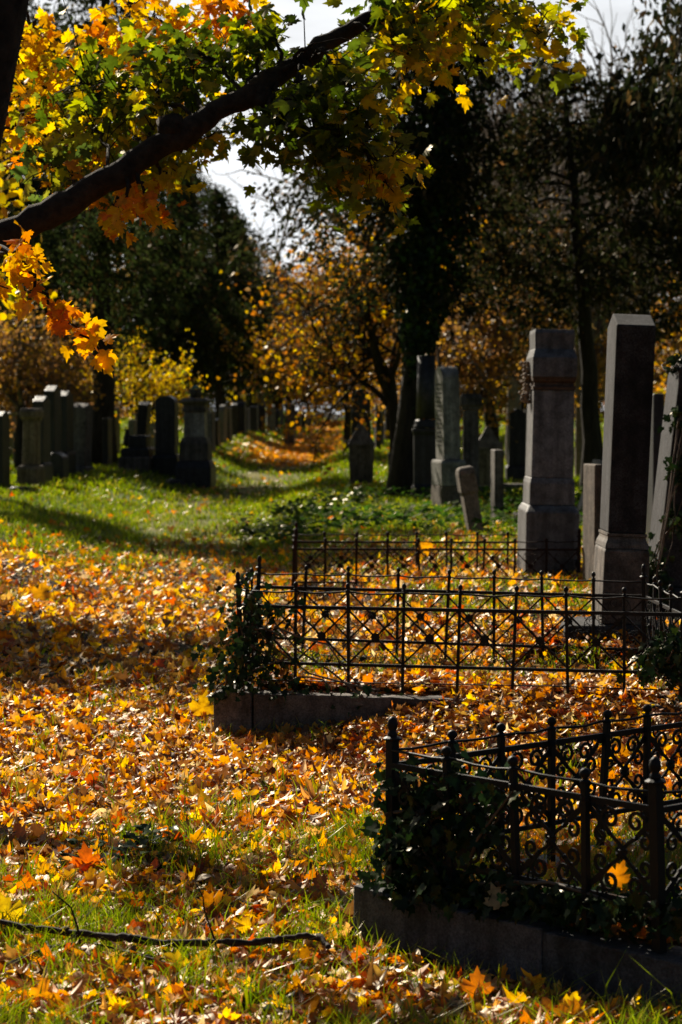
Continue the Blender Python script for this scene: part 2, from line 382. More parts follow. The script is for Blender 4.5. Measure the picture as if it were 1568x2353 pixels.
# ------------------------------------------------------------------ fallen leaves
def litter_density(x, y):
    d = np.ones_like(x)
    d *= 1 - .6*sst(-.4 + .35*sst(6.3, 8.8, y), .3, gnoise(x, y))*(1 - .88*sst(7.4, 9.0, y))*(y < 13)
    gr2 = (inside(F2, x, y) > 0) & (y > 10.9); d = np.where(gr2, d*.45, d)
    d *= np.where((y > 10.9) & (x < -1.4) & (y < 15), .9, 1)
    pathc = np.exp(-((x - np.interp(y, *XP))/.9)**2)
    far = 1 - sst(17, 28, y + 3.0*vnoise(x, y, 1.2, 5) + 1.5*vnoise(x, y, 4., 6))
    d = d*np.maximum(far, .035 + .05*pathc)
    d = np.where((y > 14.) & (x > .6) & (y < 17), d*.5, d)
    strip = np.exp(-((y-38-.5*x)/1.6)**2)*sst(-1.5, -.5, x); d = np.maximum(d, .5*strip)
    return d
def samp(rng, n, d0, d1, half=.2, extra=.35, pw=2.0):
    """positions over the ground, denser near the viewer in the ratio pw"""
    u = rng.random(n)
    e = 2 - pw
    if abs(e) < 1e-6: y = d0*(d1/d0)**u
    else: y = (d0**e + u*(d1**e - d0**e))**(1/e)
    x = rng.uniform(-1, 1, n)*(half*y + extra); return x, y
rng = np.random.default_rng(11)
parts = []
TH, TL, TI, TO = fan(O_HI), fan(O_LO), fan(O_IVY), fan(O_OVAL)
def put_litter(x, y, tmpl, smin, smax, curl, pal, lift=.045, tilt=.55, stand=.12):
    n = len(x); z = ground(x, y) + rng.random(n)**1.6*lift + .004
    nr = np.stack([rng.normal(0, tilt, n), rng.normal(0, tilt, n), np.ones(n)], 1)
    st = rng.random(n) < stand; nr[st, 2] = .25
    a = rng.uniform(0, 6.28, n); tp = np.stack([np.cos(a), np.sin(a), rng.normal(0, .2, n)], 1)
    sz = rng.uniform(smin, smax, n)
    z = z + np.where(st, sz*.25, 0)
    parts.append(leaves(np.stack([x, y, z], 1), nr, tp, sz, pick(rng, pal, n), tmpl, curl, rng, .035))
x, y = samp(rng, 112000, 4.6, 12.5, .21, .95, 1.0)
k = (rng.random(len(x)) < .62*litter_density(x, y)) & ~in_kerb(x, y); x, y = x[k], y[k]; h = rng.random(len(x)) < .68
put_litter(x[h], y[h], TH, .026, .08, .6, PAL_LITTER, .035, .42, .06); put_litter(x[~h], y[~h], TO, .03, .07, .8, PAL_LITTER, .035, .45, .04)
x, y = samp(rng, 42000, 12.3, 26, .2, 1.0, 1.2)
k = (rng.random(len(x)) < .62*litter_density(x, y)) & (inside(F3, x, y) < 9); put_litter(x[k], y[k], TL, .045, .10, .7, PAL_LITTER, .05, .55, .12)
x, y = samp(rng, 24000, 25, 60, .17, .5, 1.4)
k = rng.random(len(x)) < .8*litter_density(x, y); put_litter(x[k], y[k], TL, .07, .13, .4, PAL_LITTER)
n = 14000                                             # deep drift of leaves lying in the hollow further along the path
x = np.interp(np.zeros(n), *XP) ; y = rng.uniform(58, 150, n); x = np.interp(y, *XP) + rng.normal(0, .85, n)
k = (rng.random(n) < np.where(y < 86, sst(58, 66, y), .55)*np.clip(1.15-np.abs(vnoise(x*.4, y*.5, 1., 9))*1.2, .15, 1))
put_litter(x[k], y[k], TL, .14, .24, .3, [(3, (.62, .26, .05)), (2, (.6, .33, .1)), (1, (.45, .16, .04))], .05)
tag(big_mesh('fallen_leaves', *joinm(parts), M['leaf_litter']), 'carpet of fallen yellow, orange and brown maple leaves covering the ground', 'fallen leaves', kind='stuff')

# ------------------------------------------------------------------ grass
PAL_GR = [(3, (.17, .24, .018)), (2, (.26, .31, .025)), (1, (.08, .14, .016)), (.8, (.36, .32, .06))]
def blades(x, y, h, wd, lean, rng, pal):
    n = len(x); z = ground(x, y) - .005
    a = rng.uniform(0, 6.28, n); S = np.stack([np.cos(a), np.sin(a), np.zeros(n)], 1)
    b = rng.uniform(0, 6.28, n); ln = np.abs(rng.normal(0, lean, n)) + .1
    D = np.stack([np.cos(b)*ln, np.sin(b)*ln, np.ones(n)], 1)
    P = np.stack([x, y, z], 1); w2 = (wd*.5)[:, None]*S; h = h[:, None]
    m = P + D*h*.5*[.6, .6, 1]; t = P + D*h*[1.25, 1.25, .86]
    V = np.stack([P-w2, P+w2, m-w2*.85, m+w2*.85, t], 1)
    F = np.array([(0, 1, 2), (1, 3, 2), (2, 3, 4)])
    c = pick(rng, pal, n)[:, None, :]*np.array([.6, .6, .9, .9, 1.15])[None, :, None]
    return V.reshape(-1, 3), (F[None] + (np.arange(n)*5)[:, None, None]).reshape(-1, 3), c.reshape(-1, 3)
parts = []
def tufts(n, d0, d1, k, spread, hmin, hmax, wd, keep, half=.19, pw=1.2, lean=.45):
    x, y = samp(rng, int(n*(1.4 if d0 < 12 else 1.15)), d0, d1, half, .9, pw); m = keep(x, y); x, y = x[m], y[m]
    x = np.repeat(x, k) + rng.normal(0, spread, len(x)*k); y = np.repeat(y, k) + rng.normal(0, spread, len(y)*k)
    m = ~in_kerb(x, y); x, y = x[m], y[m]
    h = rng.uniform(hmin, hmax, len(x)); parts.append(blades(x, y, h, wd*np.clip(y/9, .8, 9)**.7*rng.uniform(.7, 1.3, len(x)), lean, rng, PAL_GR))
tufts(10500, 5.0, 13, 11, .028, .045, .125, .0048, lambda x, y: rng.random(len(x)) < np.clip((.14 + .8*sst(-.4 + .35*sst(6.3, 8.8, y), .3, gnoise(x, y)))*(1-.9*sst(7.4, 9.0, y)), 0, 1)*(1 - .5*sst(8, 9.2, y)))
tufts(900, 5.2, 9.5, 7, .03, .12, .22, .0045, lambda x, y: rng.random(len(x)) < np.clip(.1 + .9*sst(.1, .5, vnoise(x, y, 2.2, 3)), 0, 1), lean=.35)
tufts(2600, 10.4, 18, 9, .05, .04, .13, .005, lambda x, y: rng.random(len(x)) < .12 + .75*((inside(F2, x, y) > 0) & (y > 10.8)) + .6*((x > .4) & (y > 14) & (y < 17)))
gk = lambda x, y: rng.random(len(x)) < sst(17, 25, y + 3.0*vnoise(x, y, 1.2, 5) + 1.5*vnoise(x, y, 4., 6))*(1 - .55*path_w(x, y))
tufts(9000, 17, 36, 7, .09, .04, .13, .006, gk, .17, 1.5)
tufts(9000, 34, 90, 6, .16, .06, .16, .010, lambda x, y: rng.random(len(x)) < 1 - .8*path_w(x, y)*(1-.3*sst(60, 70, y)), .16, 1.6)
tufts(2200, 85, 170, 6, .3, .1, .22, .02, lambda x, y: rng.random(len(x)) < 1 - .8*path_w(x, y), .12, 1.6)
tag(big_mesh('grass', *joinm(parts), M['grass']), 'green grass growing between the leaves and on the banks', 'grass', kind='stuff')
x, y = samp(rng, 5200, 24, 34, .17, 0, 1)
m = (x > -.75 + .12*(y-26)) & (rng.random(len(x)) < sst(-.5, .1, vnoise(x, y, 1.1, 21))) & (x < 4.6); x, y = x[m], y[m]; n = len(x)
P = np.stack([x, y, ground(x, y) + rng.uniform(.04, .2, n)], 1)
nr = np.stack([rng.normal(0, .35, n), rng.normal(0, .35, n), np.ones(n)], 1); a = rng.uniform(0, 6.28, n)
v = leaves(P, nr, np.stack([np.cos(a), np.sin(a), -.2*np.ones(n)], 1), rng.uniform(.07, .14, n), pick(rng, [(1, (.05, .11, .02)), (1, (.08, .15, .03))], n), TI, .3, rng)
tag(big_mesh('ground_cover', *v, M['cover']), 'low leafy green ground cover on the right bank', 'ground cover', kind='stuff')

# single leaves that stand out from the carpet
def one_leaf(px, py, D, size, col, nrm, tip, label, curl=.3, lift=.03):
    p0 = at(px, py, D); P = np.array([[0, 0, 0.]])
    r = np.random.default_rng(int(px))
    v = leaves(P, np.array([nrm], float), np.array([tip], float), np.array([size]), np.array([col], float), TH, curl, r, .02)
    o = big_mesh('maple_leaf', *v, M['leaf_litter'], loc=(p0[0], p0[1], max(p0[2], g1(p0[0], p0[1]) + lift)))
    tag(o, label, 'leaf', 'single maple leaves that stand out on the ground')
def Dg(py, z=0.03): return (CH - z)*FPX/(py - 950)
one_leaf(443, 1840, Dg(1840), .125, (.85, .6, .03), (.1, -.5, .8), (.1, .8, .5), 'large bright yellow maple leaf lying flat among brown leaves in front of the grave kerb')
one_leaf(466, 1645, Dg(1645), .15, (.85, .5, .03), (.2, -.8, .5), (.2, .3, .9), 'big golden maple leaf propped against the corner of the granite kerb', .2, .06)
one_leaf(200, 2003, Dg(2003), .1, (.65, .14, .02), (.3, -.9, .3), (-.1, .1, 1), 'orange red maple leaf standing upright in the grass at left', .4, .05)
one_leaf(978, 1254, 17.66, .12, (.8, .35, .02), (.1, -.9, .2), (.2, .1, -.9), 'orange maple leaf caught on the top rail of the rusty grave fence', .3, 0)
one_leaf(1145, 2068, 6.02, .075, (.5, .4, .2), (0, -.8, .5), (-.3, .3, .8), 'pale tan maple leaf lying on the dark ivy above the near kerb', .2, .02)
one_leaf(1420, 2015, 5.9, .075, (.7, .25, .02), (0, -.9, .3), (.4, .2, .9), 'glowing orange maple leaf standing behind the near fence scrollwork', .2, .05)
one_leaf(15, 2140, Dg(2140), .11, (.85, .58, .03), (.1, -.8, .4), (-.3, .2, .9), 'bright yellow maple leaf at the bottom left beside the stick', .2, .05)
one_leaf(1095, 2285, Dg(2285), .085, (.62, .2, .03), (.1, -.8, .4), (.1, .2, .9), 'curled rust orange maple leaf in the grass at the bottom edge', .4, .05)
one_leaf(60, 1835, Dg(1835), .12, (.8, .55, .04), (.1, -.5, .7), (.6, .6, .3), 'yellow maple leaf lying at the left edge of the leaf carpet', .3, .03)
one_leaf(95, 1365, Dg(1365, .2), .16, (.75, .36, .03), (.1, -.9, .4), (.3, .2, .9), 'large orange leaf lying on the sunlit left bank', .3, .05)

# ------------------------------------------------------------------ nettles and fallen branch
def plant(name, label, loc, n, R, H, cols, size, tmpl, group=None, seed=1):
    r = np.random.default_rng(seed); root = empty(name, loc, label, 'plant', group)
    mb = MB(); P = []; TP = []
    ns = max(4, n//7)
    for i in range(ns):
        a = r.uniform(0, 6.28); q = R*math.sqrt(r.random()); h = H*r.uniform(.55, 1.1)
        b = np.array((q*math.cos(a), q*math.sin(a), -.02)); t = b + (r.normal(0, .05), r.normal(0, .05), h)
        mb.tube([b, (b+t)/2 + r.normal(0, .01, 3), t], [.003, .0025, .001], 4, c=(.08, .09, .03))
        for j in range(7):
            aa = r.uniform(0, 6.28); P.append(b + (t-b)*(.35+.65*j/6) + np.array((math.cos(aa), math.sin(aa), 0))*size*.4); TP.append((math.cos(aa), math.sin(aa), -.25))
    P = np.array(P); TP = np.array(TP); m = len(P)
    nr = np.array([0, 0, 1.]) + r.normal(0, .3, (m, 3))
    v = leaves(P, nr, TP, r.uniform(.6, 1.1, m)*size, pick(r, cols, m), tmpl, .3, r)
    mb.build('stem', M['twig'], root); big_mesh('foliage', *v, M['ivy'], root)
    return root
ND = [(1, (.03, .065, .035)), (1, (.05, .09, .04))]
O_NET = fan(outline([(0, 0), (.22, .05), (.3, .25), (.24, .45), (.14, .7), (0, 1)]))
for q, (px, py, n, R, H, lb) in enumerate([(255, 1985, 90, .13, .12, 'dark green nettle clump lying in shade among the leaves at left'), (340, 1955, 70, .10, .10, 'smaller dark nettle clump right of the first shaded clump'),
        (600, 2290, 40, .08, .07, 'dark serrated leaves of a small nettle below the fallen stick')]):
    D = Dg(py); p0 = at(px, py, D); plant('nettle_plant', lb, (p0[0], p0[1], g1(p0[0], p0[1])), n, R, H, ND, .055, O_NET, 'low plants among the fallen leaves', 40+q)
for q, (px, D, n, R, H, lb) in enumerate([(615, 26, 260, .42, .34, 'dark bushy weeds on the right bank where the leaf carpet ends'), (700, 29, 260, .5, .3, 'low green weeds on the bank behind the dark bushy weeds'),
        (800, 31, 260, .55, .28, 'low sunlit weeds in front of the pointed gravestone'), (770, 62, 200, .7, .5, 'bright green weeds beside the far bend of the path')]):
    X = at(px, 1000, D)[0]; plant('weed_clump', lb, (X, D, g1(X, D)), n, R, H, [(1, (.04, .085, .02)), (1, (.07, .12, .025))], .11, O_NET, 'weeds on the right bank', 60+q)

def pxline(pts, z=.035): return [at(px, py, D) for px, py, D in pts]
root = empty('fallen_branch', at(400, 2195, 6.18), 'long dark broken branch with thin twigs lying on the leaves', 'branch')
o0 = np.array(root.location); mb = MB()
st = [(-40, 2152), (60, 2166), (150, 2172), (215, 2182), (300, 2192), (400, 2196), (480, 2193), (560, 2188), (640, 2180), (700, 2171), (735, 2172), (756, 2188)]
P = []
for px, py in st:
    p0 = at(px, py, 6.2); p0 = at(px, py, 6.2 - (py-2180)*.004); P.append(p0)
P = np.array(P); P[:, 2] = np.maximum(P[:, 2], ground(P[:, 0], P[:, 1]) + .066); P[4, 2] += .004; P[-1, 2] -= .01
PR = np.array([.010, .010, .011, .0105, .0115, .011, .0105, .010, .0105, .0095, .010, .007])*.95
tq = np.linspace(0, len(P)-1, 70); PP = np.stack([np.interp(tq, np.arange(len(P)), P[:, k]) for k in range(3)], 1) + RNG.normal(0, .0016, (70, 3))
PP[:, 2] += .0022*np.sin(tq*2.3) + .002*np.sin(tq*5.1)
mb.tube(PP - o0, np.interp(tq, np.arange(len(P)), PR)*(1 + .10*np.sin(tq*7.7) + RNG.normal(0, .10, 70)), 8)
for q in (2, 4, 6, 8): mb.tube([P[q]-o0-(.01, 0, .0), P[q]-o0+(.0, 0, .001), P[q]-o0+(.012, 0, 0)], [.009, .0135, .009], 8)
mb.build('stem', M['stick'], root, True)
for tw, rr in [([(185, 2183), (178, 2130), (163, 2085), (122, 2052)], .004), ([(495, 2192), (493, 2160), (470, 2095), (465, 2060), (450, 2028)], .0035), ([(175, 2190), (110, 2205), (50, 2232), (-5, 2262)], .0045),
               ([(105, 2168), (112, 2215), (100, 2290)], .003), ([(215, 2190), (300, 2210), (400, 2240), (470, 2275)], .0032), ([(300, 2200), (335, 2217), (380, 2228)], .003), ([(360, 2170), (375, 2130), (345, 2080)], .0025)]:
    m2 = MB(); Q = np.array([at(px, py, 6.18 - max(0, py-2190)*.0045) for px, py in tw]) + RNG.normal(0, .004, (len(tw), 3)); Q[:, 2] = np.maximum(Q[:, 2], ground(Q[:, 0], Q[:, 1]) + .045)
    m2.tube(Q - o0, np.linspace(rr, rr*.5, len(tw)), 5); m2.build('twig', M['stick'], root, True)
# ------------------------------------------------------------------ wrought iron grave fences
def spiral(cx, cy, r0, r1, a0, turns, n=22):
    t = np.linspace(0, 1, n); a = a0 + turns*2*math.pi*t; r = r0 + (r1-r0)*t
    return np.stack([cx + r*np.cos(a), np.zeros(n), cy + r*np.sin(a)], 1)
def lattice_bay(w, h):
    mb = MB(); m = w/2
    for s in (1, -1):                                   # twisted diagonal bars
        n = 15; t = np.linspace(0, 1, n); u = t*w if s > 0 else w - t*w
        P = np.stack([u, np.full(n, .004*s), t*h], 1)
        R = .0042 + .0022*np.abs(np.sin(t*math.pi*5)); mb.tube(P, R, 4)
    for k in range(8):                                  # rosette
        a = k*math.pi/4; c, s_ = math.cos(a), math.sin(a); q = .025
        mb.add([(m, -.009, h/2), (m+c*q*.6-s_*.009, -.007, h/2+s_*q*.6+c*.009), (m+c*q, -.010, h/2+s_*q), (m+c*q*.6+s_*.009, -.007, h/2+s_*q*.6-c*.009), (m, .009, h/2)],
               [(0, 1, 2), (0, 2, 3), (4, 2, 1), (4, 3, 2)])
    mb.lathe([(.004, -.004), (.010, 0), (.004, .004)], 8, (m, 0, h/2))
    r = min(w, h)*.235
    for k in range(4):
        a = k*math.pi/2; cx, cy = m + math.cos(a)*w*.29, h/2 + math.sin(a)*h*.29
        for s in (1, -1):
            mb.tube(spiral(cx, cy, r, r*.92, a+math.pi - s*.15, s*.47, 12), .0021, 4)
            ccx, ccy = cx + math.cos(a)*r*.38 - math.sin(a)*s*r*.42, cy + math.sin(a)*r*.38 + math.cos(a)*s*r*.42
            mb.tube(spiral(ccx, ccy, r*.42, r*.1, a - s*.4, s*1.4, 16), .0021, 4)
    return mb
def scroll_bay(w, h):
    mb = MB(); m = w/2; c = np.array((m, 0, h/2))
    fl = (1.25, .55)
    for sx in (1, -1):
        for sz in (1, -1):
            def q(u, v): return (m + sx*u*w/2, 0, h/2 + sz*v*h/2)
            def curl(cu, cv, r, a0, turns, lead):
                t = np.linspace(0, 1, 18); a = a0 + turns*2*math.pi*t; rr = r*(1-.78*t)
                pts = [(m + sx*(cu*w/2 + rr_*math.cos(a_)), 0, h/2 + sz*(cv*h/2 + rr_*math.sin(a_))) for a_, rr_ in zip(a, rr)]
                mb.tube(lead + pts, .0056, 4, True, fl)
            curl(.36, .70, .030, math.pi*.02, .0+1.25, [q(.0, .06), q(.16, .22), q(.36, .36), q(.54, .52)])
            curl(.60, .30, .026, math.pi*.75, -1.2, [q(.92, .98), q(.86, .80), q(.66, .62), q(.48, .48)])
            mb.tube([q(.36, .36), q(.62, .66), q(.84, .84), q(.98, .99)], [.007, .0062, .0058, .005], 4, True, fl)
            mb.lathe([(.004, -.006), (.0085, 0), (.004, .006)], 8, q(.36, .36))
            mb.tube(spiral(q(.6, .97)[0], q(.6, .97)[2], .02, .006, 0, sx*1.1, 12), .0035, 4)
    for k in range(6):
        a = k*math.pi/3; cc, s_ = math.cos(a), math.sin(a); r = .022
        mb.add([(m, -.012, h/2), (m+cc*r*.7-s_*.010, -.010, h/2+s_*r*.7+cc*.010), (m+cc*r, -.004, h/2+s_*r), (m+cc*r*.7+s_*.010, -.010, h/2+s_*r*.7-cc*.010), (m, .012, h/2)],
               [(0, 1, 2), (0, 2, 3), (4, 2, 1), (4, 3, 2)])
    mb.lathe([(.004, -.012), (.012, -.006), (.013, .006), (.004, .012)], 10, (m, 0, h/2))
    return mb
def fence(name, label, sides, zb, ztop, zthin, zthick, zlow, style, mat, group, post_r=.0085, corner_top=None, low_wire=None, sag=.006, seed=3):
    """sides: list of (start, end, bays). Everything is placed relative to the first corner."""
    o0 = np.array((*sides[0][0], zb)); root = empty(name, tuple(o0), label, 'grave fence', group)
    r = random.Random(seed); cache = {}
    pm = MB(); pm.box((-post_r, -post_r, -.06), (post_r, post_r, ztop-.035-zb))
    pm.lathe([(post_r*1.5, 0), (post_r*1.5, .012)], 8, (0, 0, zlow-zb-.006)); pm.lathe([(post_r*1.5, 0), (post_r*1.5, .014)], 8, (0, 0, zthick-zb-.007))
    fm = MB(); k = post_r/.0085
    fm.lathe([(.006*k, -.004), (.013*k, 0), (.013*k, .005), (.007*k, .008), (.007*k, .012), (.0125*k, .018), (.014*k, .025), (.011*k, .033), (.004*k, .038)], 10)
    cm_ = MB(); cr = post_r*1.5; ct = (corner_top or ztop)
    cm_.box((-cr, -cr, -.06), (cr, cr, ct-.06-zb)); cm_.lathe([(cr*1.9, 0), (cr*2.0, .006), (cr*1.2, .012)], 12, (0, 0, ct-.068-zb))
    cf = MB(); cf.lathe([(cr*1.0, -.004), (cr*1.0, .012), (cr*.7, .016), (cr*1.0, .024), (cr*1.15, .036), (cr*.9, .05), (cr*.3, .058)], 12)
    protos = {}
    def post(p, kind):
        if kind not in protos:
            a = (pm if kind == 'post' else cm_).build('post' if kind == 'post' else 'corner_post', mat, root, bevel=.0015)
            b = (fm if kind == 'post' else cf).build('finial', mat, a, True, loc=(0, 0, (ztop-.035-zb) if kind == 'post' else ct-.058-zb)); protos[kind] = (a, b)
        else:
            a0, b0 = protos[kind]; a = a0.copy(); COL.objects.link(a); a.parent = root; b = b0.copy(); COL.objects.link(b); b.parent = a
        a.location = (p[0]-o0[0], p[1]-o0[1], 0); a.rotation_euler = (r.gauss(0, .022), r.gauss(0, .022), 0)
        return a
    done = []
    for a, b, nb in sides:
        a = np.array(a); b = np.array(b); d = (b-a); Lg = np.linalg.norm(d); ang = math.atan2(d[1], d[0]); w = Lg/nb
        for i in range(nb+1):
            p0 = a + d*i/nb
            if any(np.linalg.norm(p0-q) < .05 for q in done): continue
            done.append(p0); post(p0, 'corner' if i in (0, nb) else 'post').rotation_euler.z = ang
        loc = (a[0]-o0[0], a[1]-o0[1], 0)
        t = MB(); P = []
        for i in range(nb*3+1):
            P.append((Lg*i/(nb*3), 0, zthin-zb - (sag*r.uniform(.3, 1.6) if i % 3 else r.uniform(-.002, .002))))
        t.tube(P, .0042, 6); t.build('top_rail', mat, root, True, loc=loc, rot=(0, 0, ang))
        t = MB(); t.box((0, -.0052, zthick-zb-.0085), (Lg, .0052, zthick-zb+.0085)); t.build('upper_rail', mat, root, bevel=.001, loc=loc, rot=(0, 0, ang))
        t = MB(); t.box((0, -.0052, zlow-zb-.0075), (Lg, .0052, zlow-zb+.0075)); t.build('lower_rail', mat, root, bevel=.001, loc=loc, rot=(0, 0, ang))
        if low_wire:
            t = MB(); t.tube([(0, 0, low_wire-zb), (Lg*.3, 0, low_wire-zb-.004), (Lg*.7, 0, low_wire-zb+.004), (Lg, 0, low_wire-zb)], .003, 5); t.build('foot_wire', mat, root, True, loc=loc, rot=(0, 0, ang))
        bh = zthick - zlow - .016; key = round(w, 2)
        for i in range(nb):
            if key not in cache:
                o = (lattice_bay if style == 'lattice' else scroll_bay)(w, bh).build('scrollwork', mat, root); cache[key] = o
            else: o = cache[key].copy(); COL.objects.link(o); o.parent = root
            q = a + d*i/nb; o.location = (q[0]-o0[0], q[1]-o0[1], zlow-zb+.008); o.rotation_euler = (0, 0, ang)
    return root
FG = 'wrought iron fences around the graves'
fence('grave_fence', 'black iron fence with heavy curled scrollwork on the near kerb at lower right', [(F1[0], F1[1], 4), (F1[0], F1[3], 9), (F1[1], F1[2], 8)], .13, .575, .542, .497, .25, 'scroll', M['iron'], FG, .0095, .635, seed=5)
fence('grave_fence', 'black iron fence with crossed bars, rosettes and thin spirals on the ivied granite kerb', [(F2[0], F2[1], 8), (F2[0], F2[3], 4), (F2[3], F2[2], 8), (F2[1], F2[2], 4)], .22, .712, .672, .597, .333, 'lattice', M['iron'], FG, .0068, .76, .255, seed=6)
fence('grave_fence', 'rusty brown iron fence with crossed bars in front of the tall grey granite monument', [(F3[0], F3[1], 9), (F3[0], F3[3], 4), (F3[3], F3[2], 9), (F3[1], F3[2], 4)], .14, .53, .508, .444, .185, 'lattice', M['rust'], FG, .0085, .61, seed=8)

# ------------------------------------------------------------------ kerbs
def kerb(label, blocks, mat, group):
    o0 = blocks[0][0]; root = empty('grave_kerb', (o0[0], o0[1], 0), label, 'kerb', group)
    for a, b, wd, zt, zb in blocks:
        a = np.array(a); b = np.array(b); d = b-a; Lg = np.linalg.norm(d); ang = math.atan2(d[1], d[0]); n = max(2, int(Lg/.07)); mb = MB(); V = []; F = []
        for i in range(n+1):
            x = Lg*i/n
            for (yy, zz) in ((0, zb), (0, (zt+zb)/2), (0, zt), (wd/2, zt), (wd, zt), (wd, zb)): V.append((x, yy + RNG.normal(0, .0015), zz + (RNG.normal(0, .0018) if zz == zt else 0)))
        for i in range(n):
            for k in range(5): F.append((i*6+k, (i+1)*6+k, (i+1)*6+k+1, i*6+k+1))
        F.append(tuple(range(6))); F.append(tuple(n*6+k for k in range(5, -1, -1))); mb.add(V, F)
        mb.build('stone_block', mat, root, bevel=.006, loc=(a[0]-o0[0], a[1]-o0[1], 0), rot=(0, 0, ang))
FA, FB = F1A, F1B
k0 = np.array((.034, 6.492)); 
kerb('low grey stone kerb under the near scrollwork fence', [(k0, k0 + FA*.74, .15, .142, -.2), (k0 + FA*.745, k0 + FA*1.22, .148, .137, -.2), (k0 + FB*2.2, k0 + FB*.156, .15, .13, -.2)], M['kerb_granite'], 'stone kerbs under the grave fences')
q0 = np.array((-.596, 10.56)); qd = np.array((.974, -.226)); qn = np.array((.226, .974)); 
kerb('granite kerb with an open joint under the ivied fence', [(q0, q0 + qd*.185, .2, .205, -.15), (q0 + qd*.194, q0 + qd*2.2, .2, .2, -.15), (q0 + qn*1.5, q0 + qn*.206, .17, .195, -.15)], M['brown_granite'], 'stone kerbs under the grave fences')
def ledger(label, px, D, wpx, dep, h):
    X = at(px, 1000, D)[0]; W = wpx/FPX*D; z = g1(X, D); root = empty('grave_kerb', (X, D, z), label, 'kerb', 'flat kerb stones behind the monuments')
    mb = MB(); mb.rings([(-.1, W/2, dep/2), (h*.8, W/2, dep/2), (h, W/2-.02, dep/2-.02)]); mb.build('stone_block', M['brown_granite'], root, bevel=.01)
ledger('long low flat kerb stone behind the thin dark slab', 1180, 37, 150, .3, .12)
ledger('short pale flat stone in the grass left of the granite monument', 1205, 27.5, 45, .5, .08)

# ------------------------------------------------------------------ gravestones
def stone_root(label, px, D, rot=0, lean=(0, 0), group=None, cat='gravestone', name='gravestone', z=None):
    X = at(px, 1000, D)[0]; zz = g1(X, D) if z is None else z
    return empty(name, (X, D, zz), label, cat, group, (lean[0], lean[1], rot)), zz
def htop(py, D, z): return CH - (py-950)/FPX*D - z
GR, GL = 'gravestones standing right of the path', 'gravestones standing left of the path'

# tall grey granite monument (right) ------------------------------------------------
D = 18.2; root, z = stone_root('tall pale grey granite monument with a stepped cap and a garland on its left face', 1258, D, .0, (0, rad(1.0)), GR, 'monument', 'grave_monument')
s = D/FPX; hh = lambda py: htop(py, D, z)
mb = MB(); mb.rings([(-.1, 60*s, .42), (hh(1172), 60*s, .42), (hh(1158), 53*s, .34)]); mb.build('pedestal', M['granite'], root, bevel=.01)
mb = MB(); mb.rings([(hh(1157.5), 51*s, .33), (hh(1108), 50.5*s, .33), (hh(1096), 48*s, .31)]); mb.build('plinth', M['granite'], root, bevel=.006)
mb = MB(); mb.rings([(hh(1095.5), 47.5*s, .305), (hh(897), 46*s, .29)]); mb.build('shaft', M['granite'], root, bevel=.006)
mb = MB(); mb.rings([(hh(896.7), 48*s, .305), (hh(890), 48.5*s, .31), (hh(887), 45*s, .29), (hh(881), 45*s, .29), (hh(877), 48*s, .31), (hh(868), 50*s, .325)]); mb.build('moulding', M['moulding'], root)
mb = MB(); mb.rings([(hh(867.6), 50*s, .325), (hh(824), 50*s, .33), (hh(806), 45*s, .27), (hh(805), 44*s, .26), (hh(797), 44*s, .26), (hh(768), 45*s, .27), (hh(760), 43.5*s, .255)]); mb.build('cap', M['granite'], root, bevel=.006)
wm = MB(); r_ = random.Random(4)
for i in range(150):
    t = r_.random(); zz = hh(834) - t*(hh(834)-hh(924)); wv = .024*(1 + .35*math.sin(t*17))
    px_ = -50*s - abs(r_.gauss(0, wv*.9)); py_ = r_.gauss(0, .045); a = r_.uniform(.01, .02)
    wm.lathe([(a*.3, -a), (a*.9, -a*.45), (a, .1*a), (a*.7, a*.7), (a*.2, a)], 6, (px_, py_, zz))
wm.build('garland', M['wreath'], root, True)

# tall dark gabled stone -------------------------------------------------------------
D = 11.75; zf = .43; root, z = stone_root('very tall dark gabled gravestone with a flared foot behind the ivied fence', 1424, D, .0, (0, rad(2.2)), GR, z=zf)
s = D/FPX; hh = lambda py: htop(py, D, z)
mb = MB(); mb.rings([(-.0, 52*s, .235), (hh(1262), 51*s, .23), (hh(1256), 48*s, .215)]); mb.build('pedestal', M['brown_granite'], root, bevel=.006)
mb = MB(); mb.rings([(hh(1255.5), 50*s, .225), (hh(1245), 48*s, .215), (hh(1236), 44*s, .195), (hh(1230), 43*s, .19), (hh(1228), 45*s, .2), (hh(1222), 45*s, .2)]); mb.build('moulding', M['brown_granite'], root)
mb = MB(); zt0, zt1 = hh(751), hh(722); x0, x1, y_ = 43*s, 44.5*s, .2
mb.add([(-x0, -.19, hh(1221.5)), (x0, -.19, hh(1221.5)), (x0, .19, hh(1221.5)), (-x0, .19, hh(1221.5)), (-x1, -y_, zt0), (x1, -y_, zt0), (x1, y_, zt0), (-x1, y_, zt0), (-x1, 0, zt1), (x1, 0, zt1)],
       [(3, 2, 1, 0), (0, 1, 5, 4), (2, 3, 7, 6), (1, 2, 6, 9, 5), (3, 0, 4, 8, 7), (4, 5, 9, 8), (6, 7, 8, 9)]); mb.build('shaft', M['lichen_stone'], root, bevel=.008)
X = at(1370, 1000, 11.6)[0]; o = empty('footing_stone', (X + .10, 11.74, .2), 'flat footing slab under the very tall dark gravestone', 'slab')
mb = MB(); mb.rings([(-.05, .28, .29), (.2, .27, .28), (.228, .25, .26)]); mb.build('slab', M['lichen_stone'], o, bevel=.01)

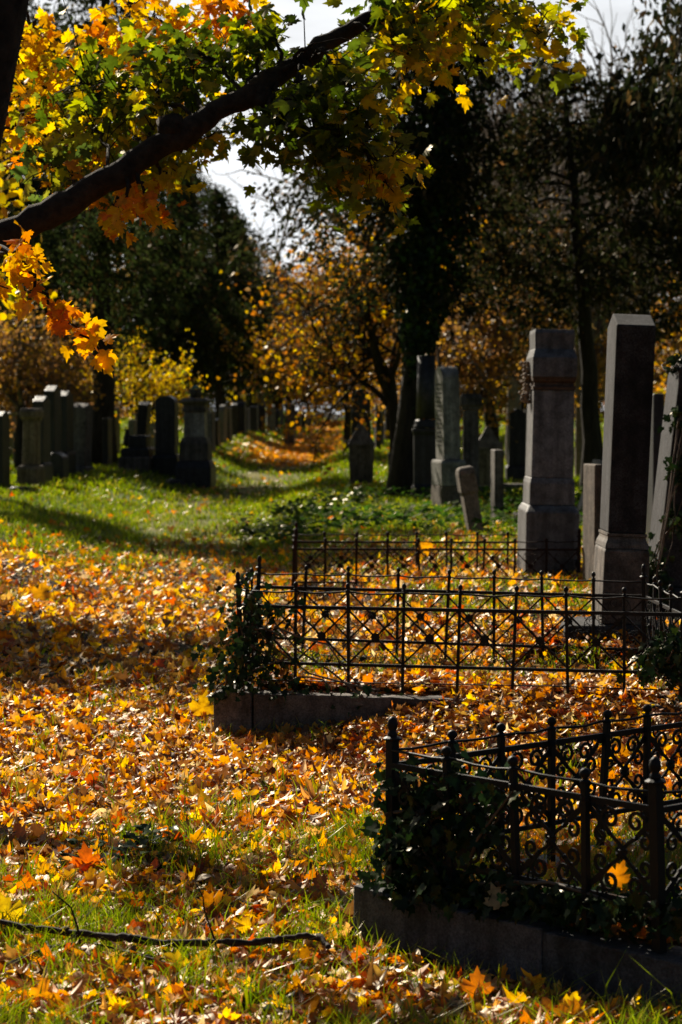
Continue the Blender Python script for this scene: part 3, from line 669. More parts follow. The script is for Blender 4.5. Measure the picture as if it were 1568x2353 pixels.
# right edge stone --------------------------------------------------------------------
D = 13.4; root, z = stone_root('brown stone with sloping top leaning right at the picture edge, ivy on its crown', 1545, D, .04, (0, rad(6)), GR, z=.3)
s = D/FPX; hh = lambda py: htop(py, D, z)
mb = MB(); x1 = 60*s; mb.add([(-58*s, -.2, hh(1345)), (60*s, -.2, hh(1345)), (60*s, .2, hh(1345)), (-58*s, .2, hh(1345)), (-56*s, -.19, hh(850)), (x1, -.19, hh(835)), (x1, .19, hh(835)), (-56*s, .19, hh(850)), (-55*s, 0, hh(826)), (x1, 0, hh(812))],
       [(3, 2, 1, 0), (0, 1, 5, 4), (2, 3, 7, 6), (1, 2, 6, 9, 5), (3, 0, 4, 8, 7), (4, 5, 9, 8), (6, 7, 8, 9)]); mb.build('shaft', M['lichen_stone'], root, bevel=.01)
mb = MB(); mb.rings([(-.1, 70*s, .3), (hh(1352), 70*s, .3), (hh(1345.5), 66*s, .27)]); mb.build('pedestal', M['lichen_stone'], root, bevel=.01, rot=(0, -rad(5), 0))

# general stones -----------------------------------------------------------------------
def stone(label, px, D, top, wpx, kind, mat, rot=0, lean=(0, 0), group=GR, th=None, base=None, single=False, name='gravestone', cat='gravestone'):
    root, z = stone_root(label, px, D, rot, lean, group, cat, name); s = D/FPX; H = htop(top, D, z); W = wpx*s/2; th = th or .24
    root.rotation_euler[2] += 0
    bh = 0
    if base:
        bh = base*H; k = MB(); k.rings([(-.15, W*1.28, th*1.2), (bh*.85, W*1.26, th*1.18), (bh, W*1.1, th*1.05)]); k.build('pedestal', mat, root, bevel=.01); bh += .002
    b0 = bh if base else -.15
    mb = MB()
    if kind == 'slab': mb.rings([(b0, W, th), (H, W*.94, th*.96)])
    elif kind == 'gable':
        mb.prism([(-W, b0), (W, b0), (W*.95, H*.93), (0, H), (-W*.95, H*.93)], -th, th, 'y')
    elif kind == 'round':
        pts = [(-W, b0), (W, b0)] + [(W*math.cos(a), H - W*.8 + W*.8*math.sin(a)) for a in np.linspace(0, math.pi, 13)]
        mb.prism(pts, -th, th, 'y')
    elif kind == 'round_x':                             # rounded top seen from its side
        pts = [(-th, b0), (th, b0)] + [(th*math.cos(a), H - th*.9 + th*.9*math.sin(a)) for a in np.linspace(0, math.pi, 13)]
        mb.prism(pts, -W, W, 'x')
    elif kind == 'gable_x':
        mb.prism([(-th, b0), (th, b0), (th*.95, H*.94), (0, H), (-th*.95, H*.94)], -W, W, 'x')
    elif kind == 'obelisk': mb.rings([(b0, W, W*.9), (H*.9, W*.72, W*.65), (H, .01, .01)])
    elif kind == 'broken': mb.rings([(b0, W, th), (H*.6, W, th*.98), (H*.63, W*1.18, th*1.08), (H*.9, W*1.15, th*1.06), (H*.97, W*1.08, th*.9, W*.05), (H, W*.8, th*.6, W*.1)])
    if kind == 'pointed':                               # block under a steep pyramid cap
        mb.rings([(-.15, W*.84, W*.8), (H*.64, W*.98, W*.9)]); mb.build('shaft', mat, root, bevel=.008)
        c = MB(); c.rings([(H*.64+.002, W*1.05, W*.98), (H*.66, W*1.05, W*.98), (H, .02, .02)]); c.build('cap', mat, root)
    elif kind == 'capped':
        mb.rings([(b0, W*.8, th*.8), (H*.84, W*.74, th*.76)]); mb.build('shaft', mat, root, bevel=.008)
        c = MB(); c.rings([(H*.84+.002, W*.86, th*.86), (H*.88, W*.9, th*.9), (H*.885, W*1.05, th*1.05), (H*.96, W*1.05, th*1.05), (H, W*.9, th*.85)]); c.build('cap', mat, root, bevel=.006)
    elif single or base is None:
        o = mb.build('stone', mat, root, bevel=.012)
    else: mb.build('shaft', mat, root, bevel=.01)
    return root
S, DK, SA, BG, GRN, PA = 'slab', M['dark_stone'], M['sandstone'], M['brown_granite'], M['granite'], M['pale_stone']
stone('low grey block stone with a steep pyramid cap beside the path', 831, 40, 970, 60, 'pointed', BG)
stone('tall dark bluish slab with pointed top behind the pyramid-capped stone', 830, 55, 892, 46, 'gable', DK)
# sunlit stela on its pedestal
D = 31; root, z = stone_root('sunlit round-topped stela with worn inscription on a square pedestal', 1033, D, rad(12), (0, rad(-1.2)), GR); s = D/FPX; hh = lambda py: htop(py, D, z)
mb = MB(); mb.rings([(-.2, 32*s, .3), (hh(1150), 32*s, .3), (hh(1115), 29*s, .28)]); mb.build('plinth', SA, root, bevel=.01)
mb = MB(); mb.rings([(hh(1114.5), 29*s, .28), (hh(1062), 29*s, .28), (hh(1056), 27*s, .26)]); mb.build('pedestal', PA, root, bevel=.008)
mb = MB(); th = .21; W = 20*s; zt = hh(842); pts = [(-th*1.05, hh(1055.5)), (th*1.05, hh(1055.5))] + [(th*math.cos(a), zt - th*.8 + th*.8*math.sin(a)) for a in np.linspace(0, math.pi, 15)]
mb.prism(pts, -W, W, 'x'); st_ = mb.build('stela', PA, root, bevel=.006)
ins = MB(); r_ = random.Random(9)
for i in range(15):                                    # worn lettering as shallow marks in rows
    zz = hh(885) - i*(hh(885)-hh(1035))/15; yy = -.15 + r_.uniform(0, .05)
    while yy < .15:
        w_ = r_.uniform(.012, .026); ins.box((-W-.003, yy, zz), (-W+.004, yy+w_*.7, zz + r_.uniform(.018, .03))); yy += w_ + .012
ins.build('inscription', M['worn_letter'], st_)
# fluted column monument behind the ivy tree
D = 33; root, z = stone_root('dark round column on a tall plinth behind the ivy-covered trunk', 980, D, 0, (0, 0), GR, 'monument', 'column_monument'); s = D/FPX; hh = lambda py: htop(py, D, z)
mb = MB(); mb.rings([(-.2, 34*s, .24), (hh(1120), 34*s, .24), (hh(1112), 29*s, .2), (hh(1000), 29*s, .2), (hh(992), 32*s, .22), (hh(985), 32*s, .22)]); mb.build('plinth', DK, root, bevel=.01)
mb = MB(); mb.lathe([(29*s, hh(984.5)), (30*s, hh(978)), (26*s, hh(975)), (28*s, hh(970)), (24*s, hh(964))], 20); mb.build('column_base', DK, root, True)
mb = MB(); mb.lathe([(23.5*s, hh(963.7)), (22*s, hh(900)), (20.5*s, hh(818))], 20); mb.build('column', DK, root, True)
stone('square dark pillar with a projecting cap and a small block on top', 1082, 35, 905, 46, 'capped', BG, base=.1)
stone('second low block stone with a pyramid cap, behind the leaning broken stone', 1122, 37, 978, 60, 'pointed', BG)
stone('wide dark slab on a base under the yellow leaves', 1188, 42, 938, 40, 'gable', DK, base=.22)
stone('broad dark gabled stone rising behind the column and the stela', 1012, 46, 812, 52, 'gable', BG, th=.2)
stone('narrow dark post stone behind the pillar with the cap', 1046, 50, 780, 14, S, DK)
stone('small broken sandstone marker leaning left in the grass', 1094, 24.4, 1070, 34, 'broken', SA, .1, (0, rad(-10)), th=.12)
stone('thin dark upright slab beside the leaning broken marker', 1143, 26.5, 1033, 22, S, BG, .06, th=.2)
stone('low dark stone leaning on the foot of the ivy-covered trunk', 906, 38, 1040, 24, S, DK, 0, (0, rad(-2)))
stone('weathered sandstone slab half hidden behind the very tall dark gravestone', 1364, 17.0, 1066, 22, S, SA, .15, th=.18)
stone('pale slab leaning steeply to the right between the monument and the tall dark stone', 1333, 27, 1050, 16, S, PA, .3, (0, rad(19)), th=.12)
stone('slim light stone post behind the second pyramid-capped stone', 1139, 44, 952, 14, S, PA)
stone('bluish dark slab just visible between the two tall right-hand stones', 1506, 21, 905, 26, S, DK)
stone('small pale cross-like stone stump right of the second pyramid cap', 1150, 41, 1015, 12, 'broken', SA, th=.07)
# left side
stone('tan sunlit pillar with a block cap at the left, nearest of its row', 71, 37, 938, 36, 'capped', SA, -.15, (0, rad(1)), GL, base=.28)
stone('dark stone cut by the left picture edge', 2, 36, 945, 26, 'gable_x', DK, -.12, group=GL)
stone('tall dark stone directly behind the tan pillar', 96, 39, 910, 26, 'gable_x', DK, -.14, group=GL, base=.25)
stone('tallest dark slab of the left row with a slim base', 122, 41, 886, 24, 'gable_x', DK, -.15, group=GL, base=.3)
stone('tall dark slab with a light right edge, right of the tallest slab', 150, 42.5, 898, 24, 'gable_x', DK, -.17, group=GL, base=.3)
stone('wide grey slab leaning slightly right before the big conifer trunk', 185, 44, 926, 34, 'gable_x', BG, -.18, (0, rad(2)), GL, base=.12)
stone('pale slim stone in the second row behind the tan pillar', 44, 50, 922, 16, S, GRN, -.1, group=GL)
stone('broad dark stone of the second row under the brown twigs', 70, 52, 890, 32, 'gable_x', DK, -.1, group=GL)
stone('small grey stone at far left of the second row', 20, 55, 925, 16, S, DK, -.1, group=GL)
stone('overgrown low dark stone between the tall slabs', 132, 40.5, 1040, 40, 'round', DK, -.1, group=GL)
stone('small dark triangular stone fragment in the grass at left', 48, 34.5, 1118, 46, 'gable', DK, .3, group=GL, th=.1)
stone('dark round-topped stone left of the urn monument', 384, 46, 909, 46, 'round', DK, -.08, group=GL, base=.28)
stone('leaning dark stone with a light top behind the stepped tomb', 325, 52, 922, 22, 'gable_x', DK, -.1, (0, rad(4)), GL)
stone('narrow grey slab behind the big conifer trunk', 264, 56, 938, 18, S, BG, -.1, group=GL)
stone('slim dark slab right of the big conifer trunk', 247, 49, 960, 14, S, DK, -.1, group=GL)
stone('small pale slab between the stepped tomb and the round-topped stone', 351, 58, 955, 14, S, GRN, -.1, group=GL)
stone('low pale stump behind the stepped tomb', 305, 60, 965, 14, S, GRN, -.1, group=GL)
# stepped tomb
D = 46; root, z = stone_root('low stepped dark tomb with a small urn stub at its left end', 318, D, -.1, (0, 0), GL, 'tomb', 'stepped_tomb'); s = D/FPX; hh = lambda py: htop(py, D, z)
mb = MB(); mb.rings([(-.2, 36*s, .5), (hh(1052), 36*s, .5), (hh(1048), 34*s, .48)]); mb.build('base', BG, root, bevel=.01)
mb = MB(); mb.rings([(hh(1047.6), 32*s, .42), (hh(1033), 32*s, .42), (hh(1028), 29*s, .4)]); mb.build('step', DK, root, bevel=.01)
mb = MB(); mb.rings([(hh(1027.6), 21*s, .3, 4*s), (hh(1004), 21*s, .3, 4*s), (hh(1000), 19*s, .28, 4*s)]); mb.build('chest', DK, root, bevel=.01)
mb = MB(); mb.lathe([(5*s, 0), (9*s, .08), (8*s, .2), (5*s, .3), (6*s, .36)], 12, (-26*s, 0, hh(1027))); mb.build('urn', DK, root, True)
# urn monument
D = 45; root, z = stone_root('tall grey monument with a cornice and a green-capped urn beside the path', 450, D, -.08, (0, 0), GL, 'monument', 'urn_monument'); s = D/FPX; hh = lambda py: htop(py, D, z)
mb = MB(); mb.rings([(-.2, 42*s, .38), (hh(1075), 41*s, .37), (hh(1058), 36*s, .32)]); mb.build('base', DK, root, bevel=.015)
mb = MB(); mb.rings([(hh(1057.6), 34*s, .3), (hh(1020), 33*s, .3), (hh(1005), 28*s, .25)]); mb.build('pedestal', BG, root, bevel=.01)
mb = MB(); mb.rings([(hh(1004.6), 25*s, .22), (hh(948), 23*s, .21)]); mb.build('shaft', PA, root, bevel=.01)
mb = MB(); mb.rings([(hh(947.6), 26*s, .23), (hh(940), 27*s, .24), (hh(938), 24*s, .22), (hh(930), 24*s, .22), (hh(925), 32*s, .28), (hh(920), 33*s, .29), (hh(914), 24*s, .2)]); mb.build('cornice', BG, root, bevel=.006)
mb = MB(); mb.lathe([(10*s, hh(913.6)), (15*s, hh(906)), (15*s, hh(897)), (11*s, hh(894.5))], 14); mb.build('urn', BG, root, True)
mb = MB(); mb.lathe([(13*s, hh(894)), (12*s, hh(891)), (5*s, hh(887)), (1*s, hh(885))], 14); mb.build('lid', M['copper'], root, True)
o = empty('stone_fragment', (at(404, 1000, 44)[0], 44, g1(at(404, 1000, 44)[0], 44)), 'dark fallen stone lump in front of the round-topped stone', 'stone fragment')
mb = MB(); mb.rings([(-.05, .2, .12), (.08, .19, .11, -.01), (.14, .12, .07, -.03)]); mb.build('stone', DK, o, bevel=.02, rot=(.1, .15, .4))
# far rows
FARL = 'small gravestones of the far left row beyond the urn monument'
far = [(486, 60, 948, 14, 'pale'), (499, 66, 962, 12, 'dark'), (512, 70, 930, 12, 'pale'), (526, 72, 936, 12, 'dark'), (540, 76, 926, 13, 'teal'), (555, 80, 922, 18, 'dark'), (568, 84, 938, 11, 'pale'), (585, 86, 932, 16, 'dark'), (601, 90, 930, 16, 'dark'),
       (618, 94, 934, 10, 'pale'), (627, 97, 930, 10, 'pale'), (637, 100, 940, 9, 'teal'), (648, 103, 935, 9, 'pale'), (666, 82, 925, 22, 'grey'), (684, 108, 944, 14, 'dark'), (697, 113, 946, 12, 'dark'), (709, 118, 948, 11, 'grey'), (720, 124, 950, 10, 'grey'), (731, 130, 951, 9, 'dark')]
ORD = 'first second third fourth fifth sixth seventh eighth ninth tenth eleventh twelfth thirteenth fourteenth fifteenth sixteenth seventeenth eighteenth nineteenth'.split()
for i, (px, D, top, wpx, tone) in enumerate(far):
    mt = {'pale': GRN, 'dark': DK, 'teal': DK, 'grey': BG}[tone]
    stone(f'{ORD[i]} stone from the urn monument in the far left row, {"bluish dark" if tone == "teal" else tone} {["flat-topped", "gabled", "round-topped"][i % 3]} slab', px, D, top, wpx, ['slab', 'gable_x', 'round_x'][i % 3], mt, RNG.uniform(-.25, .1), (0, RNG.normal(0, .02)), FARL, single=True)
FARR = 'small gravestones of the far right row behind the ivy-covered trunk'
for i, (px, D, top, wpx, tone) in enumerate([(868, 64, 930, 12, 'dark'), (878, 70, 938, 10, 'pale'), (888, 75, 945, 10, 'dark'), (860, 90, 948, 9, 'grey'), (1170, 60, 945, 16, 'dark'), (1215, 56, 940, 18, 'grey'), (1300, 50, 950, 22, 'dark')]):
    mt = {'pale': GRN, 'dark': DK, 'grey': BG}[tone]
    stone(['slim dark slab nearest right of the tall bluish slab', 'slim pale slab between the path and the ivy-covered trunk', 'slim dark slab close left of the ivy-covered trunk', 'tiny grey slab far along the right side of the path', 'dark slab standing far behind the wide dark slab', 'grey slab far behind the tall granite monument', 'dark slab far behind, right of the granite monument'][i],
          px, D, top, wpx, S, mt, RNG.uniform(-.1, .2), (0, RNG.normal(0, .02)), FARR, single=True)
# ------------------------------------------------------------------ trees
PAL_CON = [(3, (.026, .038, .014)), (2, (.04, .056, .018)), (1, (.065, .07, .026)), (.6, (.08, .05, .024))]
PAL_C2 = [(3, (.023, .03, .012)), (2, (.038, .042, .016)), (1.2, (.065, .05, .024)), (.4, (.13, .085, .035))]
def conifer(name, label, loc, H, R, z0, seed, nq, prof, r0=.16, group=None, pal=PAL_CON, qs=1.0, lean=(0, 0), clump=.2, droop=.5, bark='bark', nbr=9, holes=0.):
    r = np.random.default_rng(seed); root = empty(name, loc, label, 'tree', group)
    nz = 14; zz = np.linspace(-.3, H, nz); tr = np.stack([lean[0]*zz/H*np.ones(nz) + np.cumsum(r.normal(0, .03, nz)), lean[1]*zz/H + np.cumsum(r.normal(0, .03, nz)), zz], 1)
    mb = MB(); mb.tube(tr, r0*np.clip(1.0 - .85*zz/H, .05, 1)*(1 + .7*np.exp(-np.maximum(zz, 0)/.25)), 10)
    nb = int((H-z0)*nbr); C = []; DR = []
    for i in range(nb):
        t = (i + r.random())/nb; z = z0 + (H-z0)*t*.98; a = r.uniform(0, 6.283); Lb = R*prof(t, a)*r.uniform(.55, 1.12)
        if Lb < .15: continue
        o = np.array([np.interp(z, zz, tr[:, 0]), np.interp(z, zz, tr[:, 1]), z]); h = np.array((math.cos(a), math.sin(a), 0))
        up = r.uniform(.05, .7); s = np.linspace(0, 1, 6)[:, None]
        P = o + h*Lb*s + np.array((0, 0, 1))*(Lb*up*s - Lb*droop*s**2.2) + r.normal(0, .03, (6, 3))*s
        mb.tube(P, np.linspace(.012 + .012*Lb, .004, 6), 4, False)
        m = max(3, int(Lb*7)); ts = r.uniform(.22, 1.02, m)**.8
        cc = np.stack([np.interp(ts, s[:, 0], P[:, k]) for k in range(3)], 1) + r.normal(0, .10*Lb+.03, (m, 3))*[1, 1, .5]
        C.append(cc); DR.append(np.tile(h, (m, 1)))
    mb.build('trunk', M[bark], root, True)
    C = np.concatenate(C); DR = np.concatenate(DR)
    if holes: 
        k = vnoise(C[:, 0]+C[:, 1]*.6, C[:, 2], 2.2, seed) > -holes*.5 ; k |= r.random(len(C)) < .15; C, DR = C[k], DR[k]
    q = max(1, int(nq/len(C))); n = len(C)*q
    tone = r.uniform(.6, 1.35, len(C)); 
    P = np.repeat(C, q, 0) + r.normal(0, clump, (n, 3))*[1, 1, .8]; D = np.repeat(DR, q, 0)*r.uniform(0, .9, (n, 1)) + runit(r, n)*.6 + np.array((0, 0, -1.))*r.uniform(.0, 1.1, (n, 1))
    D /= np.linalg.norm(D, axis=1)[:, None]; S = np.cross(D, runit(r, n)); S /= np.linalg.norm(S, axis=1)[:, None]
    Lq = (r.uniform(.05, .16, n)*qs)[:, None]; Wq = Lq*r.uniform(.14, .3, (n, 1))
    V = np.stack([P, P + D*Lq*.45 + S*Wq, P + D*Lq, P + D*Lq*.45 - S*Wq], 1).reshape(-1, 3)
    Cq = np.repeat(np.clip(pick(r, pal, n)*np.repeat(tone, q)[:, None], 0, 1), 4, 0)
    big_mesh('crown', V, np.arange(n*4).reshape(n, 4), Cq, M['needle'], root)
    return root

def grow(r, mb, tips, p, d, Lb, rad_, level, maxl, wob, up, nk, spread, sides):
    n = 5 if level < 2 else 4; P = [p]; dd = d.copy(); pts = [p]
    for i in range(n):
        dd = dd + r.normal(0, wob, 3) + np.array((0, 0, up)); dd /= np.linalg.norm(dd); p = p + dd*Lb/n; P.append(p)
    P = np.array(P); mb.tube(P, np.linspace(rad_, rad_*.55 if level < maxl else rad_*.35, len(P)), sides[min(level, len(sides)-1)], False)
    if level >= maxl: tips.append(P[1:]); return
    k = nk[min(level, len(nk)-1)]
    for j in range(k):
        t = r.uniform(.3, 1) if j else 1.0; q = P[min(n, int(t*n))]; ax = runit(r, 1)[0]; nd = dd*(1-spread) + ax*spread + (0, 0, .1); nd = nd - 0; nd /= np.linalg.norm(nd)
        grow(r, mb, tips, q, nd, Lb*r.uniform(.5, .8), max(.0028, rad_*r.uniform(.42, .62)), level+1, maxl, wob, up, nk, spread, sides)
def decid(name, label, loc, H, seed, nleaf, pal, group=None, r0=.09, maxl=4, nk=(6, 5, 5, 4), spread=.62, bark='bark', leaf=.08, trunk_h=.3, up=.02, wob=.16, jit=.09, cat='tree', twig=None, lean=(0, 0)):
    r = np.random.default_rng(seed); root = empty(name, loc, label, cat, group)
    mb = MB(); tips = []
    th = H*trunk_h; P = np.array([(0, 0, -.3), (r.normal(0, .03), r.normal(0, .03), th*.5), (lean[0]*.3+r.normal(0, .05), lean[1]*.3+r.normal(0, .05), th)]); mb.tube(P, [r0*1.35, r0, r0*.85], 9, False)
    mb.build('trunk', M[bark], root, True); mb = MB()
    d0 = np.array((lean[0], lean[1], 1.)); d0 /= np.linalg.norm(d0)
    for j in range(nk[0]):
        nd = d0*.55 + runit(r, 1)[0]*spread; nd[2] = abs(nd[2])*.8 + .15; nd /= np.linalg.norm(nd)
        if j == 0: nd = d0
        grow(r, mb, tips, P[-1] - (0, 0, r.uniform(0, .25)*th*(j > 0)), nd, H*r.uniform(.28, .42), r0*r.uniform(.45, .75), 1, maxl, wob, up, nk, spread, (7, 5, 4, 3, 3))
    mb.build('branches', M[twig or bark], root, True)
    if nleaf:
        T = np.concatenate(tips); n = nleaf; i = r.integers(0, len(T), n); Pp = T[i] + r.normal(0, jit, (n, 3))
        cen = T.mean(0)
        tone = vnoise(Pp[:, 0]+Pp[:, 1]*.5, Pp[:, 2], 2.5, seed)
        tip = runit(r, n)*.8 + (0, 0, -.7); nr = runit(r, n) + (0, 0, .3); c = pick(r, pal, n)*(1 + .25*tone[:, None])
        tm = fan(outline([(0, 0), (.3, .1), (.42, .4), (.25, .75), (0, 1)]), (0, .4))
        v = leaves(Pp, nr, tip, r.uniform(.6, 1.2, n)*leaf, np.clip(c, 0, 1), tm, .25, r)
        big_mesh('crown', *v, M['far_leaf'], root)
    return root
def gl(px, D): 
    X = at(px, 1000, D)[0]; return (X, D, g1(X, D))
# --- conifers -------------------------------------------------------------------
GC = 'dark evergreen trees'
def cone(t, a): return (1-t)**.75*(1 - .45*math.exp(-t*9))
def col_(t, a): return (1-t**2.2)*(.55+.45*min(1, t*4))
def ivytree(t, a):                                       # wide ragged crown, drooping left side
    left = max(0, -math.cos(a)); right = max(0, math.cos(a))
    return (.62 + .55*left*math.exp(-((t-.33)/.28)**2) + .3*right)*(1-t**3)
t_ivy = conifer('ivy_covered_tree', 'big dark evergreen right of the path, its leaning trunk wrapped in ivy', gl(935, 34), 9.0, 2.3, 3.0, 101, 17000, ivytree, .2, GC, lean=(.7, 0), droop=.75, clump=.17, holes=.5, pal=PAL_C2)
con1 = conifer('conifer_tree', 'broad dark conifer left of the path with a thick trunk behind the grey leaning slab', gl(228, 50), 13.5, 3.0, 2.6, 102, 25000, col_, .27, GC, droop=.6, clump=.2, holes=.42, qs=1.25)
con2 = conifer('conifer_tree', 'dark conifer at the right, bare curved trunk showing under a wide crown', gl(1366, 36), 6.9, 3.1, 3.0, 103, 21000, lambda t, a: (1-t**2.5)*(.75+.25*math.cos(a*2+1)), .17, GC, droop=.7, clump=.2, holes=.6, lean=(-.3, 0), pal=PAL_C2)
con3 = conifer('conifer_tree', 'slender dark conifer beside the sky gap on the left of the path', gl(395, 64), 9.0, 2.0, 1.7, 104, 16000, cone, .15, GC, droop=.5, clump=.2, qs=1.5)
def addcon(src, label, px, D, rot, sc):
    return dup(src, gl(px, D), rot, sc, label, GC)
addcon(con2, 'dense dark evergreen at the right picture edge behind the leaning brown stone', 1600, 31, 2.1, (1.0, 1.0, 1.45))
addcon(con2, 'dark evergreen between the ivy tree and the curved trunk, farther back', 1200, 58, 4.2, (1.0, 1.0, 1.0))
addcon(con1, 'dark conifer at the left picture edge behind the brown twiggy tree', 20, 57, 1.3, 1.0)
addcon(con1, 'tall conifer behind the maple leaves, left of the sky gap', 330, 72, 2.7, (.78, .78, 1.05))
addcon(con3, 'dark cone shaped conifer over the far end of the left gravestone row', 505, 84, .9, (1.1, 1.1, 1.02))
addcon(con3, 'slim dark conifer between the two cone shaped conifers left of the path', 545, 92, 3.6, (1.15, 1.15, 1.02))
addcon(con3, 'smaller cone shaped conifer nearest the far end of the path on its left', 575, 104, 2.2, (1.15, 1.15, 1.0))
addcon(con3, 'distant conifer just left of where the path ends', 640, 135, 4.2, (1.6, 1.6, 1.0))
addcon(con1, 'distant broad conifer behind the cone shaped conifers', 440, 118, 5.0, (1.3, 1.3, 1.0))
addcon(con1, 'distant broad conifer at far left', 130, 100, 3.3, (1.25, 1.25, 1.1))
shade = conifer('conifer_tree', 'dark conifer whose branches fill the upper left corner behind the maple trunk', gl(-40, 33), 8.6, 2.3, 2.9, 105, 34000, lambda t, a: (1-t**2.5), .16, GC, droop=.6, clump=.18, holes=.2)
# --- ivy on the leaning trunk ---------------------------------------------------------
def ivy(name, label, P, nr, size, r, stems, cols=None, group=None, loc=(0, 0, 0)):
    root = empty(name, loc, label, 'ivy', group); n = len(P); lo = np.array(loc)
    if stems:
        mb = MB()
        for s_ in stems: mb.tube(np.array(s_) - lo, np.linspace(.006, .003, len(s_)), 5, False)
        mb.build('stem', M['twig'], root, True)
    tip = np.array((0, 0, -1.)) + r.normal(0, .5, (n, 3))
    v = leaves(P - lo, nr + r.normal(0, .45, (n, 3)), tip, size, pick(r, cols or [(3, (.018, .04, .014)), (2, (.03, .065, .02)), (1, (.05, .085, .025))], n, .2), TI, .25, r)
    big_mesh('foliage', *v, M['ivy'], root); return root
r = np.random.default_rng(77); loc = gl(935, 34); n = 12000
z = .9 + 7.6*r.random(n)**.8; a = r.uniform(0, 6.283, n); tx = loc[0] + .7*z/9.0; rr = .2 + .42*sst(1.6, 4.2, z)*r.uniform(.35, 1.15, n)*(1 + .35*np.sin(z*2.3 + a*2))
k = (z > 2.2) | (r.random(n) < .25); z, a, tx, rr = z[k], a[k], tx[k], rr[k]; n = len(z)
P = np.stack([tx + rr*np.cos(a), loc[1] + rr*np.sin(a), loc[2] + z], 1)
stems = [[(loc[0] + .7*q/9.0 + .19*math.cos(b0+q*.5), loc[1] + .19*math.sin(b0+q*.5), loc[2]+q) for q in np.linspace(.1, 6, 14)] for b0 in (2.5, 3.6, 4.9)]
ivy('ivy_plant', 'ivy climbing the leaning trunk of the big evergreen', P, np.stack([np.cos(a), np.sin(a), .3*np.ones(n)], 1), r.uniform(.07, .13, n), r, stems, [(3, (.016, .038, .012)), (1.4, (.05, .11, .02))], loc=loc)  # brighter greens mixed into the leaf colours stand in for sunlit glints

# --- autumn and bare trees --------------------------------------------------------
GA = 'autumn trees with yellow and brown leaves'
P_OR = [(2, (.50, .26, .05)), (2, (.40, .17, .05)), (1.4, (.62, .42, .05)), (1, (.25, .14, .06))]
P_YE = [(3, (.68, .48, .04)), (1.5, (.55, .42, .05)), (1, (.6, .3, .04)), (.6, (.3, .32, .05))]
P_BR = [(2, (.34, .19, .08)), (2, (.42, .24, .07)), (1, (.5, .3, .05)), (1, (.2, .12, .07))]
dc1 = decid('autumn_tree', 'orange and yellow leaved tree over the path right of its far end', gl(796, 62), 6.6, 201, 7500, P_OR, GA, .13, leaf=.13, trunk_h=.38, spread=.62, up=.05)
dc2 = decid('autumn_tree', 'small yellow leaved tree left of the path between the big trunk and the round-topped stone', gl(322, 55), 4.3, 202, 3300, P_YE, GA, .09, leaf=.095, trunk_h=.3, spread=.7)
dc2.scale = (.72, .8, .85)
dc3 = decid('autumn_tree', 'twiggy brown leaved tree over the stones at far left', gl(45, 46), 4.4, 203, 4200, P_BR, GA, .09, leaf=.09, trunk_h=.3, spread=.75, twig='twig')
dc1.scale = (.7, .75, .88)
dup(dc1, gl(885, 82), 2.1, 1.05, 'brown orange tree behind the nearer orange tree, leaning in from the right', GA)
dup(dc1, gl(900, 74), 4.0, 1.1, 'orange tree behind the ivy-covered trunk', GA)
dup(dc2, gl(1080, 60), 1.1, (1.5, 1.5, 1.35), 'bright yellow tree glowing behind the capped pillar', GA)
dup(dc2, gl(1280, 66), 3.1, (1.6, 1.6, 1.3), 'yellow tree behind the tall granite monument', GA)
dup(dc3, gl(1130, 43), 2.4, (1.35, 1.35, 1.3), 'twiggy tree with few brown leaves behind the pyramid-capped stone at right', GA)
dup(dc3, gl(1250, 47), 5.0, (1.4, 1.4, 1.45), 'twiggy brown tree between the granite monument and the yellow tree', GA)
dup(dc2, gl(615, 118), 4.5, 1.2, 'distant yellow tree over the end of the path', GA)
dup(dc1, gl(945, 125), .7, 1.5, 'distant orange tree right of the end of the path', GA)
dup(dc3, gl(150, 70), 1.0, 1.5, 'brown twiggy tree farther back behind the left gravestones', GA)
dup(dc1, gl(1420, 88), 1.9, 1.5, 'distant orange tree behind the very tall dark gravestone', GA)
decid('autumn_tree', 'slender trunk leaning left beside the ivy-covered trunk, with a few orange leaves', gl(907, 37), 5.4, 206, 2600, P_OR, GA, .10, leaf=.09, trunk_h=.34, spread=.6, lean=(-.45, 0))
GB = 'bare trees without leaves'
br1 = decid('bare_tree', 'pale bare tree against the sky at the top right', gl(1180, 52), 11, 301, 260, P_BR, GB, .15, 4, (8, 6, 6, 5), .5, 'pale_bark', .09, .35, .05, .14, twig='pale_bark')
br2 = decid('bare_tree', 'fine twigged bare tree in the sky gap over the path', gl(600, 96), 10.5, 302, 500, P_YE, GB, .14, 4, (7, 6, 6, 5), .58, 'twig', .10, .3, .03, .14, twig='twig')
dup(br1, gl(1470, 60), 2.0, (1.1, 1.1, 1.05), 'pale bare tree behind the evergreen at the right edge', GB)
dup(br1, gl(1010, 72), 4.0, (1.2, 1.2, 1.2), 'pale bare tree rising behind the ivy-covered evergreen', GB)
dup(br2, gl(470, 140), 2.2, 1.1, 'distant bare tree behind the left conifers', GB)
dup(br1, gl(1340, 44), 5.2, (.8, .8, .72), 'slender pale birch-like tree just right of the granite monument', GB)
dup(br1, gl(1290, 84), 1.2, (1.3, 1.3, 1.25), 'far pale bare tree between the two big evergreens', GB)
